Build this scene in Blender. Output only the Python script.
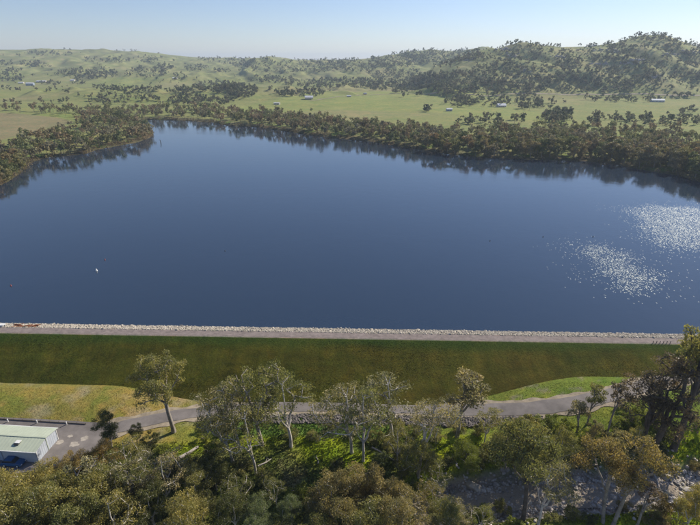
import bpy, math, random
import numpy as np
from mathutils import Vector

# ------------------------------------------------------------------ camera
S = bpy.context.scene
for o in list(bpy.data.objects):
    bpy.data.objects.remove(o)
CAMZ = 70.0
PITCH = math.radians(22.4)
FPX = 486.0
cam_d = bpy.data.cameras.new('camera')
cam_d.sensor_width = 36.0
cam_d.lens = FPX / 700 * 36
cam_d.clip_start = 0.5
cam_d.clip_end = 40000
cam = bpy.data.objects.new('camera', cam_d)
S.collection.objects.link(cam)
cam.location = (0, 0, CAMZ)
cam.rotation_euler = (math.radians(90) - PITCH, 0, 0)
S.camera = cam

# ------------------------------------------------------------------ sky, sun, exposure
SUN_EL, SUN_AZ = 33.0, 52.0          # azimuth clockwise from +Y
W = bpy.data.worlds.new('World')
S.world = W
W.use_nodes = True
nt = W.node_tree
bg = nt.nodes['Background']
sky = nt.nodes.new('ShaderNodeTexSky')
sky.sky_type = 'NISHITA'
sky.sun_disc = False
sky.sun_elevation = math.radians(SUN_EL)
sky.sun_rotation = math.radians(SUN_AZ)
sky.altitude = 300
sky.air_density = 1.0
sky.dust_density = 0.15
sky.ozone_density = 3.0
tint = nt.nodes.new('ShaderNodeMix'); tint.data_type = 'RGBA'; tint.blend_type = 'MULTIPLY'; tint.inputs[0].default_value = 1.0
tint.inputs[7].default_value = (0.93, 0.89, 1.0, 1)
nt.links.new(sky.outputs[0], tint.inputs[6])
nt.links.new(tint.outputs[2], bg.inputs[0])
bg.inputs[1].default_value = 0.083
sd = bpy.data.lights.new('sun', 'SUN')
sd.energy = 4.3
sd.angle = math.radians(0.53)
sd.color = (1.0, 0.92, 0.78)
sun = bpy.data.objects.new('sun', sd)
S.collection.objects.link(sun)
az, el = math.radians(SUN_AZ), math.radians(SUN_EL)
sv = Vector((math.sin(az) * math.cos(el), math.cos(az) * math.cos(el), math.sin(el)))
sun.rotation_euler = sv.to_track_quat('Z', 'Y').to_euler()
sun.location = (60, 60, 200)
S.view_settings.view_transform = 'Standard'
S.view_settings.look = 'None'
S.view_settings.gamma = 1
S.view_settings.use_curve_mapping = False
S.view_settings.exposure = 0.55
S.cycles.volume_bounces = 0
S.cycles.volume_step_rate = 4
S.cycles.max_bounces = 6
S.cycles.transparent_max_bounces = 8

# ------------------------------------------------------------------ helpers
cp, sp_ = math.cos(PITCH), math.sin(PITCH)


def sm(a, b, x):
    t = np.clip((np.asarray(x, float) - a) / (b - a), 0, 1)
    return t * t * (3 - 2 * t)


def at(px, py, z=0.0):
    """the ground point at height z that the photograph shows at pixel px, py"""
    rx = (px - 350) / FPX
    ry = (262.5 - py) / FPX
    dy = cp + ry * sp_
    dz = -sp_ + ry * cp
    s = (z - CAMZ) / dz
    return rx * s, dy * s


def zat(py, Y):
    """height at which a point Y metres ahead appears on pixel row py"""
    a = (262.5 - np.asarray(py, float)) / FPX
    return CAMZ + Y * (a * cp - sp_) / (cp + a * sp_)


def hash2(ix, iy, seed):
    h = (ix.astype(np.int64) * 374761393 + iy.astype(np.int64) * 668265263 + seed * 974634777) & 0xFFFFFFFF
    h = ((h ^ (h >> 13)) * 1274126177) & 0xFFFFFFFF
    h = h ^ (h >> 16)
    return (h & 0xFFFFFF) / float(0xFFFFFF)


def vnoise(x, y, seed=0):
    x = np.asarray(x, float); y = np.asarray(y, float)
    ix = np.floor(x); iy = np.floor(y)
    fx = x - ix; fy = y - iy
    fx = fx * fx * (3 - 2 * fx); fy = fy * fy * (3 - 2 * fy)
    a = hash2(ix, iy, seed); b = hash2(ix + 1, iy, seed)
    c = hash2(ix, iy + 1, seed); d = hash2(ix + 1, iy + 1, seed)
    return (a * (1 - fx) + b * fx) * (1 - fy) + (c * (1 - fx) + d * fx) * fy


def fbm(x, y, seed=0, oct=4):
    s = 0; a = 0.5; f = 1.0; n = 0
    for i in range(oct):
        s = s + a * (vnoise(x * f, y * f, seed + i * 17) - 0.5) * 2
        n += a; a *= 0.5; f *= 2.03
    return s / n


def seg_dist(x, y, P):
    x = np.asarray(x, float); y = np.asarray(y, float)
    best = np.full(x.shape, 1e9)
    for (x0, y0), (x1, y1) in zip(P[:-1], P[1:]):
        dx, dy = x1 - x0, y1 - y0
        L = dx * dx + dy * dy + 1e-9
        t = np.clip(((x - x0) * dx + (y - y0) * dy) / L, 0, 1)
        best = np.minimum(best, np.hypot(x - x0 - t * dx, y - y0 - t * dy))
    return best


def inside(x, y, P):
    x = np.asarray(x, float); y = np.asarray(y, float)
    r = np.zeros(x.shape, bool)
    n = len(P)
    for i in range(n):
        x0, y0 = P[i]; x1, y1 = P[(i + 1) % n]
        if y0 == y1:
            continue
        c = ((y0 > y) != (y1 > y)) & (x < (x1 - x0) * (y - y0) / (y1 - y0) + x0)
        r ^= c
    return r


def sdist(x, y, P):
    d = seg_dist(x, y, P + [P[0]])
    return np.where(inside(x, y, P), -d, d)


def mesh_np(name, verts, faces, smooth=False):
    """faces: list of (n,k) integer arrays"""
    me = bpy.data.meshes.new(name)
    verts = np.asarray(verts, np.float32)
    me.vertices.add(len(verts))
    me.vertices.foreach_set('co', verts.ravel())
    faces = [np.asarray(f, np.int32) for f in faces if len(f)]
    loops = np.concatenate([f.ravel() for f in faces])
    tot = np.concatenate([np.full(len(f), f.shape[1], np.int32) for f in faces])
    st = np.concatenate([[0], np.cumsum(tot)[:-1]]).astype(np.int32)
    me.loops.add(len(loops))
    me.loops.foreach_set('vertex_index', loops.astype(np.int32))
    me.polygons.add(len(tot))
    me.polygons.foreach_set('loop_start', st)
    me.polygons.foreach_set('loop_total', tot)
    if smooth:
        me.polygons.foreach_set('use_smooth', np.ones(len(tot), bool))
    me.update(calc_edges=True)
    return me


def vattr(me, name, data, typ='FLOAT'):
    a = me.attributes.new(name, typ, 'POINT')
    if typ == 'FLOAT':
        a.data.foreach_set('value', np.asarray(data, np.float32).ravel())
    else:
        a.data.foreach_set('color', np.asarray(data, np.float32).ravel())


def link(name, me, mat=None, parent=None, loc=None, rotz=0.0):
    o = bpy.data.objects.new(name, me)
    S.collection.objects.link(o)
    if mat is not None and len(me.materials) == 0:
        me.materials.append(mat)
    if parent is not None:
        o.parent = parent
    if loc is not None:
        o.location = loc
    o.rotation_euler = (0, 0, rotz)
    return o


def thing(name, label, cat, loc=(0, 0, 0), rotz=0.0, group=None):
    o = bpy.data.objects.new(name, None)
    S.collection.objects.link(o)
    o.location = loc
    o.rotation_euler = (0, 0, rotz)
    o.empty_display_size = 0.5
    o['label'] = label
    o['category'] = cat
    if group:
        o['group'] = group
    return o


def tag(o, label=None, cat=None, group=None, kind=None):
    for k, v in (('label', label), ('category', cat), ('group', group), ('kind', kind)):
        if v:
            o[k] = v
    return o


class MB:
    """collects boxes, prisms and tubes into one mesh"""
    def __init__(s):
        s.v = []; s.f = []

    def add(s, vs, fs):
        n = len(s.v)
        s.v += [tuple(v) for v in vs]
        s.f += [tuple(i + n for i in f) for f in fs]
        return s

    def box(s, x0, x1, y0, y1, z0, z1):
        return s.add([(x0, y0, z0), (x1, y0, z0), (x1, y1, z0), (x0, y1, z0), (x0, y0, z1), (x1, y0, z1), (x1, y1, z1), (x0, y1, z1)],
                     [(0, 3, 2, 1), (4, 5, 6, 7), (0, 1, 5, 4), (1, 2, 6, 5), (2, 3, 7, 6), (3, 0, 4, 7)])

    def prism_y(s, prof, y0, y1):
        """profile of (x,z), counter-clockwise seen from -y, extruded along y"""
        n = len(prof)
        vs = [(p[0], y0, p[1]) for p in prof] + [(p[0], y1, p[1]) for p in prof]
        fs = [tuple(range(n)), tuple(range(2 * n - 1, n - 1, -1))]
        fs += [(i, i + n, (i + 1) % n + n, (i + 1) % n) for i in range(n)]
        return s.add(vs, fs)

    def prism_x(s, prof, x0, x1):
        n = len(prof)
        vs = [(x0, p[0], p[1]) for p in prof] + [(x1, p[0], p[1]) for p in prof]
        fs = [tuple(range(n)), tuple(range(2 * n - 1, n - 1, -1))]
        fs += [(i, i + n, (i + 1) % n + n, (i + 1) % n) for i in range(n)]
        return s.add(vs, fs)

    def cyl(s, p0, p1, r0, r1=None, n=8):
        r1 = r0 if r1 is None else r1
        p0 = Vector(p0); p1 = Vector(p1)
        d = (p1 - p0).normalized()
        a = d.orthogonal().normalized(); b = d.cross(a)
        vs = []
        for p, r in ((p0, r0), (p1, r1)):
            for i in range(n):
                t = 2 * math.pi * i / n
                vs.append(p + a * math.cos(t) * r + b * math.sin(t) * r)
        fs = [(i, (i + 1) % n, (i + 1) % n + n, i + n) for i in range(n)]
        fs += [tuple(range(n - 1, -1, -1)), tuple(range(n, 2 * n))]
        return s.add(vs, fs)

    def build(s, name, mat, parent=None, loc=None, rotz=0.0, bevel=0.0):
        me = bpy.data.meshes.new(name)
        me.from_pydata(s.v, [], s.f)
        me.update()
        o = link(name, me, mat, parent, loc, rotz)
        if bevel:
            m = o.modifiers.new('bevel', 'BEVEL'); m.width = bevel; m.segments = 2; m.limit_method = 'ANGLE'
        return o


# ------------------------------------------------------------------ materials
def new_mat(name):
    m = bpy.data.materials.new(name)
    m.use_nodes = True
    t = m.node_tree
    return m, t, t.nodes, t.links, t.nodes['Principled BSDF']


def noise_node(n, l, scale, detail=4, rough=0.6, vec=None, dist=0.0):
    x = n.new('ShaderNodeTexNoise')
    x.inputs['Scale'].default_value = scale
    x.inputs['Detail'].default_value = detail
    x.inputs['Roughness'].default_value = rough
    x.inputs['Distortion'].default_value = dist
    if vec is not None:
        l.new(vec, x.inputs['Vector'])
    return x


def ramp(n, l, src, stops):
    r = n.new('ShaderNodeValToRGB')
    e = r.color_ramp.elements
    e[0].position = stops[0][0]; e[0].color = (*stops[0][1], 1)
    e[1].position = stops[-1][0]; e[1].color = (*stops[-1][1], 1)
    for p, c in stops[1:-1]:
        q = e.new(p); q.color = (*c, 1)
    l.new(src, r.inputs[0])
    return r


def mul(n, l, a, b, fac=1.0, typ='MULTIPLY'):
    m = n.new('ShaderNodeMix'); m.data_type = 'RGBA'; m.blend_type = typ
    m.inputs[0].default_value = fac
    for s, i in ((a, 6), (b, 7)):
        if hasattr(s, 'is_output'):
            l.new(s, m.inputs[i])
        else:
            m.inputs[i].default_value = (*s, 1)
    return m.outputs[2]


def grain_mat(name, col, lo=0.75, hi=1.25, scale=1.5, rough=0.9, bump=0.3, bscale=None, bdist=0.05, metal=0.0, spec=0.3, vec='Object', detail=5, objvar=0.0):
    m, t, n, l, b = new_mat(name)
    tc = n.new('ShaderNodeTexCoord')
    nz = noise_node(n, l, scale, detail, 0.65, tc.outputs[vec])
    r = ramp(n, l, nz.outputs[0], [(0.3, (lo,) * 3), (0.7, (hi,) * 3)])
    c = mul(n, l, r.outputs[0], col)
    if objvar:
        oi = n.new('ShaderNodeObjectInfo')
        r2 = ramp(n, l, oi.outputs['Random'], [(0, (1 - objvar,) * 3), (1, (1 + objvar,) * 3)])
        c = mul(n, l, c, r2.outputs[0])
    l.new(c, b.inputs['Base Color'])
    b.inputs['Roughness'].default_value = rough
    b.inputs['Metallic'].default_value = metal
    b.inputs['Specular IOR Level'].default_value = spec
    if bump:
        nb = noise_node(n, l, bscale or scale * 4, 4, 0.7, tc.outputs[vec])
        bp = n.new('ShaderNodeBump')
        bp.inputs['Strength'].default_value = bump
        bp.inputs['Distance'].default_value = bdist
        l.new(nb.outputs[0], bp.inputs['Height'])
        l.new(bp.outputs[0], b.inputs['Normal'])
    return m


def terrain_mat(name):
    m, t, n, l, b = new_mat(name)
    tc = n.new('ShaderNodeTexCoord')
    at_ = n.new('ShaderNodeAttribute'); at_.attribute_name = 'Col'
    n1 = noise_node(n, l, 1.7, 5, 0.75, tc.outputs['Object'])
    n2 = noise_node(n, l, 0.22, 6, 0.7, tc.outputs['Object'], 0.4)
    n3 = noise_node(n, l, 0.035, 6, 0.7, tc.outputs['Object'], 0.5)
    r1 = ramp(n, l, n1.outputs[0], [(0.28, (0.62, 0.62, 0.62)), (0.72, (1.38, 1.38, 1.38))])
    r2 = ramp(n, l, n2.outputs[0], [(0.3, (0.72, 0.86, 0.78)), (0.5, (1, 1, 1)), (0.7, (1.36, 1.16, 1.12))])
    r3 = ramp(n, l, n3.outputs[0], [(0.3, (0.8, 0.93, 0.85)), (0.5, (1, 1, 1)), (0.7, (1.22, 1.08, 1.1))])
    c = mul(n, l, at_.outputs['Color'], r1.outputs[0])
    c = mul(n, l, c, r2.outputs[0])
    c = mul(n, l, c, r3.outputs[0])
    l.new(c, b.inputs['Base Color'])
    b.inputs['Roughness'].default_value = 1.0
    b.inputs['Specular IOR Level'].default_value = 0.1
    bp = n.new('ShaderNodeBump'); bp.inputs['Strength'].default_value = 0.7; bp.inputs['Distance'].default_value = 0.25
    n4 = noise_node(n, l, 2.6, 5, 0.75, tc.outputs['Object'])
    l.new(n4.outputs[0], bp.inputs['Height'])
    l.new(bp.outputs[0], b.inputs['Normal'])
    return m


def leaf_mat(name, trans=0.42):
    m, t, n, l, b = new_mat(name)
    at_ = n.new('ShaderNodeAttribute'); at_.attribute_name = 'tone'
    oi = n.new('ShaderNodeObjectInfo')
    r = ramp(n, l, at_.outputs['Fac'], [(0.0, (0.55, 0.6, 0.6)), (0.5, (1, 1, 1)), (1.0, (1.75, 1.55, 1.25))])
    c = mul(n, l, oi.outputs['Color'], r.outputs[0])
    rr = ramp(n, l, oi.outputs['Random'], [(0, (0.85, 0.9, 0.9)), (1, (1.15, 1.1, 1.1))])
    c = mul(n, l, c, rr.outputs[0])
    l.new(c, b.inputs['Base Color'])
    b.inputs['Roughness'].default_value = 0.55
    b.inputs['Specular IOR Level'].default_value = 0.35
    tr = n.new('ShaderNodeBsdfTranslucent')
    c2 = mul(n, l, c, (1.1, 1.12, 0.75))
    l.new(c2, tr.inputs['Color'])
    mx = n.new('ShaderNodeMixShader'); mx.inputs[0].default_value = trans
    l.new(b.outputs[0], mx.inputs[1]); l.new(tr.outputs[0], mx.inputs[2])
    l.new(mx.outputs[0], n['Material Output'].inputs['Surface'])
    return m


M = {}
M['terrain'] = terrain_mat('ground cover')
M['leaf'] = leaf_mat('gum leaves')
M['leaf_far'] = leaf_mat('far leaves', 0.25)
M['bark'] = grain_mat('grey bark', (0.27, 0.235, 0.20), 0.5, 1.6, 1.2, 0.9, 0.4)
M['bark_pale'] = grain_mat('pale bark', (0.52, 0.47, 0.41), 0.5, 1.35, 1.3, 0.85, 0.3)
M['bark_dark'] = grain_mat('dark bark', (0.09, 0.075, 0.065), 0.6, 1.5, 1.2, 0.9, 0.4)
M['deadwood'] = grain_mat('weathered dead wood', (0.46, 0.41, 0.36), 0.6, 1.25, 2.0, 0.85, 0.3)
M['asphalt'] = grain_mat('worn asphalt', (0.190, 0.168, 0.154), 0.72, 1.3, 0.28, 0.9, 0.15, 6, 0.02)
M['gravel'] = grain_mat('gravel track', (0.225, 0.185, 0.168), 0.7, 1.3, 0.9, 0.95, 0.4, 5, 0.03)
M['verge'] = grain_mat('sandy verge', (0.34, 0.28, 0.20), 0.6, 1.3, 0.6, 0.95, 0.4, 5, 0.04)
M['rock_pale'] = grain_mat('pale riprap', (0.41, 0.365, 0.30), 0.55, 1.35, 0.9, 0.9, 0.3)
M['rock_grey'] = grain_mat('grey basalt rock', (0.36, 0.325, 0.29), 0.5, 1.9, 0.55, 0.85, 0.3)
M['rock_road'] = grain_mat('dark roadside rock', (0.115, 0.10, 0.092), 0.5, 1.9, 0.8, 0.9, 0.3)
M['rock_hill'] = grain_mat('granite outcrop', (0.30, 0.27, 0.25), 0.7, 1.25, 0.2, 0.9, 0.2)

# ------------------------------------------------------------------ the lie of the land
lake_px = [(140.5, 121.5), (150, 119.5), (180, 120.5), (212, 122.5), (230, 126), (257, 127), (298, 133), (333, 138), (367, 141),
           (401, 147), (436, 152), (470, 157), (529, 159.5), (580, 161), (607, 163), (649, 171), (679, 176), (700, 182),
           (745, 196), (800, 222), (870, 275)]
lake_px2 = [(-190, 268), (-110, 225), (-50, 203), (-12, 190), (8, 182), (21, 173), (30, 163.5), (45, 158), (65, 156),
            (86, 154), (97, 150), (115, 146.5), (138, 142), (150, 137.5), (153, 134), (149, 127)]
LAKE = [at(*p) for p in lake_px] + [(170, 118), (150, 104), (-150, 104), (-190, 130)] + [at(*p) for p in lake_px2]


def crest_y(x):                      # downstream edge of the crest
    return 112.7 - 0.0316 * x


TL, TM, TR = 3400.0, 2500.0, 1500.0
skyL = [(-900, 56), (-400, 50), (0, 50), (50, 49.5), (100, 50), (150, 53.5), (200, 57.5), (240, 58.5), (270, 57.5), (300, 60), (330, 60.5),
        (400, 61), (1100, 58), (1600, 58)]
skyM = [(-900, 95), (170, 80), (230, 66), (250, 60), (270, 59.5), (300, 61.5), (330, 61), (360, 59), (400, 53.5), (430, 49.5), (450, 51),
        (480, 50), (520, 50), (600, 50), (1100, 52), (1600, 55)]
skyR = [(-900, 110), (380, 98), (420, 80), (440, 66), (460, 57), (480, 50.5), (500, 48.5), (520, 48), (560, 47.5), (590, 46.5), (610, 44),
        (632, 37), (640, 35), (657, 34), (674, 40), (690, 46), (720, 50), (760, 54), (1100, 62), (1600, 66)]
CREEK = [(130, 82), (85, 73), (50, 70.6), (30, 70.0), (12, 66), (-10, 55), (-30, 40), (-60, 30)]


def Hh(x, y):
    x = np.asarray(x, float); y = np.asarray(y, float)
    d = np.full(x.shape, 800.0)
    nr = y < 1300
    d[nr] = sdist(x[nr], y[nr], LAKE)
    far = sm(200, 900, y)
    up = 0.25 + 1.6 * (1 - np.exp(-np.maximum(d, 0) / 14)) + 0.006 * np.clip(d, 0, 800)
    up = up + sm(5, 60, d) * (fbm(x / 60, y / 60, 3) * 0.8) + far * fbm(x / 260, y / 260, 5) * 5
    land = np.where(d < 0, np.maximum(d * 0.25, -4.0), up * sm(-1, 2, d))
    # hills
    t = x / np.maximum(y, 60)
    pxa = 350 + FPX / cp * t
    for (sky_, Y1, Y0, amp, seed, pw) in ((skyL, TL, 1450., 17, 11, 1.0), (skyM, TM, 1500., 19, 23, 1.0), (skyR, TR, 960., 18, 37, 0.8)):
        zc = zat(np.interp(pxa, [p[0] for p in sky_], [p[1] for p in sky_]), Y1)
        zc = np.maximum(zc, 5)
        foot = Y0 + 90 * fbm(x / 500, 0 * x + 3.3, seed + 3)
        u = (y - foot) / (Y1 - foot)
        uu = np.clip(u, 0, 1) ** pw
        prof = 0.35 * uu + 0.65 * sm(0, 1, uu)
        nz = (fbm(x / 150, y / 240, seed, 5) + 0.6 - 1.5 * np.abs(fbm(x / 110 + y / 400, y / 330, seed + 5, 4))) * amp * np.minimum(1, np.clip(u, 0, 1) * 4) * (1 - 0.85 * sm(0.8, 1.0, u))
        hz = 5 + (zc - 5) * prof + nz
        hz = hz - np.maximum(u - 1, 0) * (Y1 - foot) * 0.10
        hz = np.maximum(hz, 0)
        land = np.where(u > 0, np.maximum(land, np.where(u > 0, hz, 0)), land)
    # downstream of the dam
    yd = crest_y(x) + 4.5
    down = -5.75 + 1.5 * sm(-32, -62, x) * sm(84, 95, y) + 3.4 * sm(16, 60, x) * sm(76, 93, y)
    down = down + 5.0 * sm(85, 135, np.abs(x)) * sm(70, 105, y)
    down = down + fbm(x / 9, y / 9, 7, 3) * 0.35 * (1 - sm(82, 90, y))
    dc = np.full(x.shape, 99.0)
    nc = y < 125
    dc[nc] = seg_dist(x[nc], y[nc], CREEK)
    cw = 4.6 + 1.2 * fbm(x / 7, y / 7, 9, 2)
    down = down - 2.7 * (1 - sm(cw - 1.4, cw + 3.0, dc)) + 0.25 * fbm(x / 2.2, y / 2.2, 13, 2) * (1 - sm(3, 8, dc))
    return np.where(y < yd, down, np.where(y < yd + 3, down + (land - down) * sm(0, 3, y - yd), land))


def H1(x, y):
    return float(Hh(np.array([x]), np.array([y]))[0])


def ground_at(px, py):
    """march along the view ray until it meets the land (arrays)"""
    px = np.atleast_1d(np.asarray(px, float)); py = np.atleast_1d(np.asarray(py, float))
    rx = (px - 350) / FPX; ry = (262.5 - py) / FPX
    dy = cp + ry * sp_; dz = -sp_ + ry * cp
    Y = np.full(px.shape, 55.0); done = np.zeros(px.shape, bool)
    prev = Y.copy()
    act = np.arange(len(px))
    for k in range(420):
        s = Y[act] / dy[act]
        below = (CAMZ + dz[act] * s) < Hh(rx[act] * s, Y[act])
        done[act[below]] = True
        act = act[~below]
        if len(act) == 0 or k == 419:
            break
        prev[act] = Y[act]
        Y[act] *= 1.011
    lo = prev; hi = Y.copy()
    for _ in range(8):
        mid = (lo + hi) / 2
        s = mid / dy
        b = (CAMZ + dz * s) < Hh(rx * s, mid)
        hi = np.where(b, mid, hi); lo = np.where(b, lo, mid)
    s = hi / dy
    return rx * s, hi, Hh(rx * s, hi), done


def project(x, y, z):
    v = y * sp_ + (z - CAMZ) * cp
    dep = y * cp - (z - CAMZ) * sp_
    return 350 + FPX * x / dep, 262.5 - FPX * v / dep


def ell(px, py, cx, cy, rx, ry):
    return np.exp(-(((px - cx) / rx) ** 2 + ((py - cy) / ry) ** 2))


# ------------------------------------------------------------------ ground sheet
ys = [12.0]
while ys[-1] < 9000:
    y = ys[-1]
    st = 0.7 if 50 < y < 124 else (1.6 if y <= 50 else max(1.6, y * 0.0085))
    ys.append(y + st)
ys = np.array(ys)
NT = 560
tt = np.linspace(-1, 1, NT)
tt = np.sign(tt) * (0.55 * np.abs(tt) + 0.75 * np.abs(tt) ** 3)
XX = tt[None, :] * (ys[:, None] + 60) * 1.15
YY = np.repeat(ys[:, None], NT, 1)
ZZ = Hh(XX, YY)
far_drop = sm(5200, 9000, YY)
ZZ = ZZ * (1 - far_drop) + 0 * far_drop


def ground_colour(x, y, z):
    px, py = project(x, y, z)
    d = sdist(x, y, LAKE)
    N = x.size
    c = np.zeros(x.shape + (3,))
    pasture = np.array([0.22, 0.235, 0.085]); dry = np.array([0.29, 0.25, 0.13]); lush = np.array([0.13, 0.19, 0.03])
    hill = np.array([0.235, 0.25, 0.10]); litter = np.array([0.085, 0.085, 0.04]); soil = np.array([0.27, 0.22, 0.16])
    n1 = fbm(x / 130, y / 160, 41, 5); n2 = fbm(x / 30, y / 40, 43, 4)
    c[:] = pasture
    def mix(w, col):
        w = np.clip(w, 0, 1)[..., None]
        c[:] = c * (1 - w) + np.asarray(col) * w
    mix(sm(0.0, 0.6, n1) * 0.55, dry)
    mix(sm(0.1, 0.7, -n1) * 0.4, lush * 1.3)
    hm = sm(8, 40, z)
    mix(hm * 0.85, hill)
    mix(hm * sm(0.05, 0.5, n2 + n1 * 0.5) * 0.65, np.array([0.33, 0.30, 0.15]))
    mix(hm * sm(0.0, 0.5, -n2) * 0.4, litter * 1.3)
    # paddocks with their own crop, by fence line
    tan = [at(-60, 113, 3), at(0, 114.5, 3), at(58, 118, 3), at(72, 123, 3), at(45, 129, 3), at(20, 136, 3), at(-10, 143, 3), at(-90, 160, 3)]
    mix((1 - sm(-3, 6, sdist(x, y, tan))) * 0.9, np.array([0.235, 0.20, 0.11]) * (1 + 0.15 * n2[..., None]))
    g1 = [at(200, 112, 4), at(330, 108, 4), at(420, 110, 4), at(545, 122, 4), at(600, 128, 4), at(480, 99, 4), at(400, 93, 4), at(320, 93, 4)]
    mix((1 - sm(-8, 14, sdist(x, y, g1))) * 0.75, np.array([0.235, 0.265, 0.08]) * (1 + 0.10 * n2[..., None]))
    # shore woods
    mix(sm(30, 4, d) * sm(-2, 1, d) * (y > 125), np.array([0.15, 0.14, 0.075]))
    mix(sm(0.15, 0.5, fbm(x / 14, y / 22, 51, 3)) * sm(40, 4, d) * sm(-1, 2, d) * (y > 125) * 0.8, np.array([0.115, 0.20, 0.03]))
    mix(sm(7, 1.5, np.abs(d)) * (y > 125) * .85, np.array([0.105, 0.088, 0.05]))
    mix(sm(-0.1, -1.0, z) * (y > 116), np.array([0.045, 0.04, 0.03]))
    # downstream
    dn = y < crest_y(x) + 2
    nf = fbm(x / 6, y / 6, 61, 4); nf2 = fbm(x / 2.3, y / 2.3, 63, 3)
    base = np.array([0.135, 0.165, 0.035])
    mix(dn * 1.0, base)
    mix(dn * sm(-0.1, 0.45, nf + 0.3 * nf2) * 0.85, np.array([0.20, 0.17, 0.095]))
    lushw = 0
    for (cx, cy, rx, ry) in ((190, 440, 30, 14), (322, 440, 26, 22), (455, 436, 34, 14), (430, 470, 30, 20), (690, 440, 24, 44), (500, 500, 60, 16), (450, 455, 40, 14), (250, 440, 26, 10), (560, 400, 50, 14),
                             (640, 520, 70, 12), (470, 512, 50, 12), (120, 432, 30, 10), (500, 460, 30, 10), (600, 425, 40, 16), (350, 462, 30, 10)):
        lushw = np.maximum(lushw, ell(px, py, cx, cy, rx, ry))
    mix(dn * np.clip(lushw * 1.9 + nf2 * 0.35 + nf * 0.3 - 0.1, 0, 1), np.array([0.25, 0.30, 0.018]))
    # grassed berm at the foot of the dam
    left = sm(-22, -42, x) * sm(80, 82.5, y) * dn
    mix(left, np.array([0.27, 0.22, 0.055]))
    mix(left * sm(-0.05, 0.4, nf + 0.25 * nf2) * 0.8, np.array([0.32, 0.27, 0.15]))
    mix(left * sm(0.1, 0.4, -nf + 0.3 * nf2) * 0.7, np.array([0.17, 0.20, 0.035]))
    mid = sm(-42, -22, x) * sm(22, 5, x) * sm(83, 84.5, y) * dn
    mix(mid, np.array([0.12, 0.19, 0.035]))
    right = sm(8, 22, x) * sm(83.5, 85, y) * dn
    mix(right, np.array([0.175, 0.215, 0.035]) * (1 + 0.25 * nf[..., None]))
    mix(right * sm(0.35, 0.6, nf2) * 0.6, soil)
    # creek bed
    dc = seg_dist(x, y, CREEK)
    mix(sm(6.5, 4.0, dc + nf2 * 1.2) * (x > 12), np.array([0.31, 0.27, 0.22]))
    return np.concatenate([c, np.ones(x.shape + (1,))], -1)


ni = len(ys)
idx = np.arange(ni * NT).reshape(ni, NT)
quads = np.stack([idx[:-1, :-1], idx[:-1, 1:], idx[1:, 1:], idx[1:, :-1]], -1).reshape(-1, 4)
V = np.stack([XX, YY, ZZ], -1).reshape(-1, 3)
me = mesh_np('ground', V, [quads], True)
vattr(me, 'Col', ground_colour(XX, YY, ZZ).reshape(-1, 4), 'FLOAT_COLOR')
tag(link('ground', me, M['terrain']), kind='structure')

# ------------------------------------------------------------------ lake
m, t, n, l, b = new_mat('lake water')
b.inputs['Base Color'].default_value = (0.022, 0.036, 0.060, 1)
b.inputs['IOR'].default_value = 1.60
b.inputs['Specular Tint'].default_value = (0.78, 0.97, 1.0, 1)
b.inputs['Roughness'].default_value = 0.05
tc = n.new('ShaderNodeTexCoord')
mp = n.new('ShaderNodeMapping'); mp.inputs['Scale'].default_value = (1, 1, 1)
l.new(tc.outputs['Object'], mp.inputs[0])
w1 = noise_node(n, l, 0.9, 3, 0.6, mp.outputs[0])
w2 = noise_node(n, l, 0.16, 4, 0.55, mp.outputs[0])
ad = n.new('ShaderNodeMath'); ad.operation = 'MULTIPLY_ADD'
l.new(w2.outputs[0], ad.inputs[0]); ad.inputs[1].default_value = 2.0; l.new(w1.outputs[0], ad.inputs[2])
bp = n.new('ShaderNodeBump'); bp.inputs['Distance'].default_value = 0.022
bp.inputs['Strength'].default_value = 1.0
l.new(ad.outputs[0], bp.inputs['Height'])
# wind-ruffled patches: steep little wavelets, each facet tilted its own way
ar = n.new('ShaderNodeAttribute'); ar.attribute_name = 'ruffle'
mpf = n.new('ShaderNodeMapping'); mpf.inputs['Scale'].default_value = (5.5, 2.2, 1); l.new(tc.outputs['Object'], mpf.inputs[0])
vo = n.new('ShaderNodeTexVoronoi'); vo.inputs['Scale'].default_value = 1.0
l.new(mpf.outputs[0], vo.inputs['Vector'])
sep = n.new('ShaderNodeSeparateColor'); l.new(vo.outputs['Color'], sep.inputs[0])
prob = n.new('ShaderNodeMath'); prob.operation = 'MULTIPLY'; l.new(ar.outputs['Fac'], prob.inputs[0]); prob.inputs[1].default_value = 0.30
act_ = n.new('ShaderNodeMath'); act_.operation = 'LESS_THAN'; l.new(sep.outputs[2], act_.inputs[0]); l.new(prob.outputs[0], act_.inputs[1])
sx_ = n.new('ShaderNodeMapRange'); l.new(sep.outputs[0], sx_.inputs[0]); sx_.inputs[3].default_value = 0.02; sx_.inputs[4].default_value = 0.29
sy_ = n.new('ShaderNodeMapRange'); l.new(sep.outputs[1], sy_.inputs[0]); sy_.inputs[3].default_value = -0.42; sy_.inputs[4].default_value = -0.12
cmb = n.new('ShaderNodeCombineXYZ'); l.new(sx_.outputs[0], cmb.inputs[0]); l.new(sy_.outputs[0], cmb.inputs[1])
scl = n.new('ShaderNodeVectorMath'); scl.operation = 'SCALE'; l.new(cmb.outputs[0], scl.inputs[0]); l.new(act_.outputs[0], scl.inputs['Scale'])
addv = n.new('ShaderNodeVectorMath'); addv.operation = 'ADD'; l.new(bp.outputs[0], addv.inputs[0]); l.new(scl.outputs[0], addv.inputs[1])
nrm = n.new('ShaderNodeVectorMath'); nrm.operation = 'NORMALIZE'; l.new(addv.outputs[0], nrm.inputs[0])
l.new(nrm.outputs[0], b.inputs['Normal'])
ml = n.new('ShaderNodeMapping'); ml.inputs['Scale'].default_value = (0.006, 0.022, 1); ml.inputs['Rotation'].default_value = (0, 0, 0.15); l.new(tc.outputs['Object'], ml.inputs[0])
lane = noise_node(n, l, 1.0, 5, 0.6, ml.outputs[0], 0.6)
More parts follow.
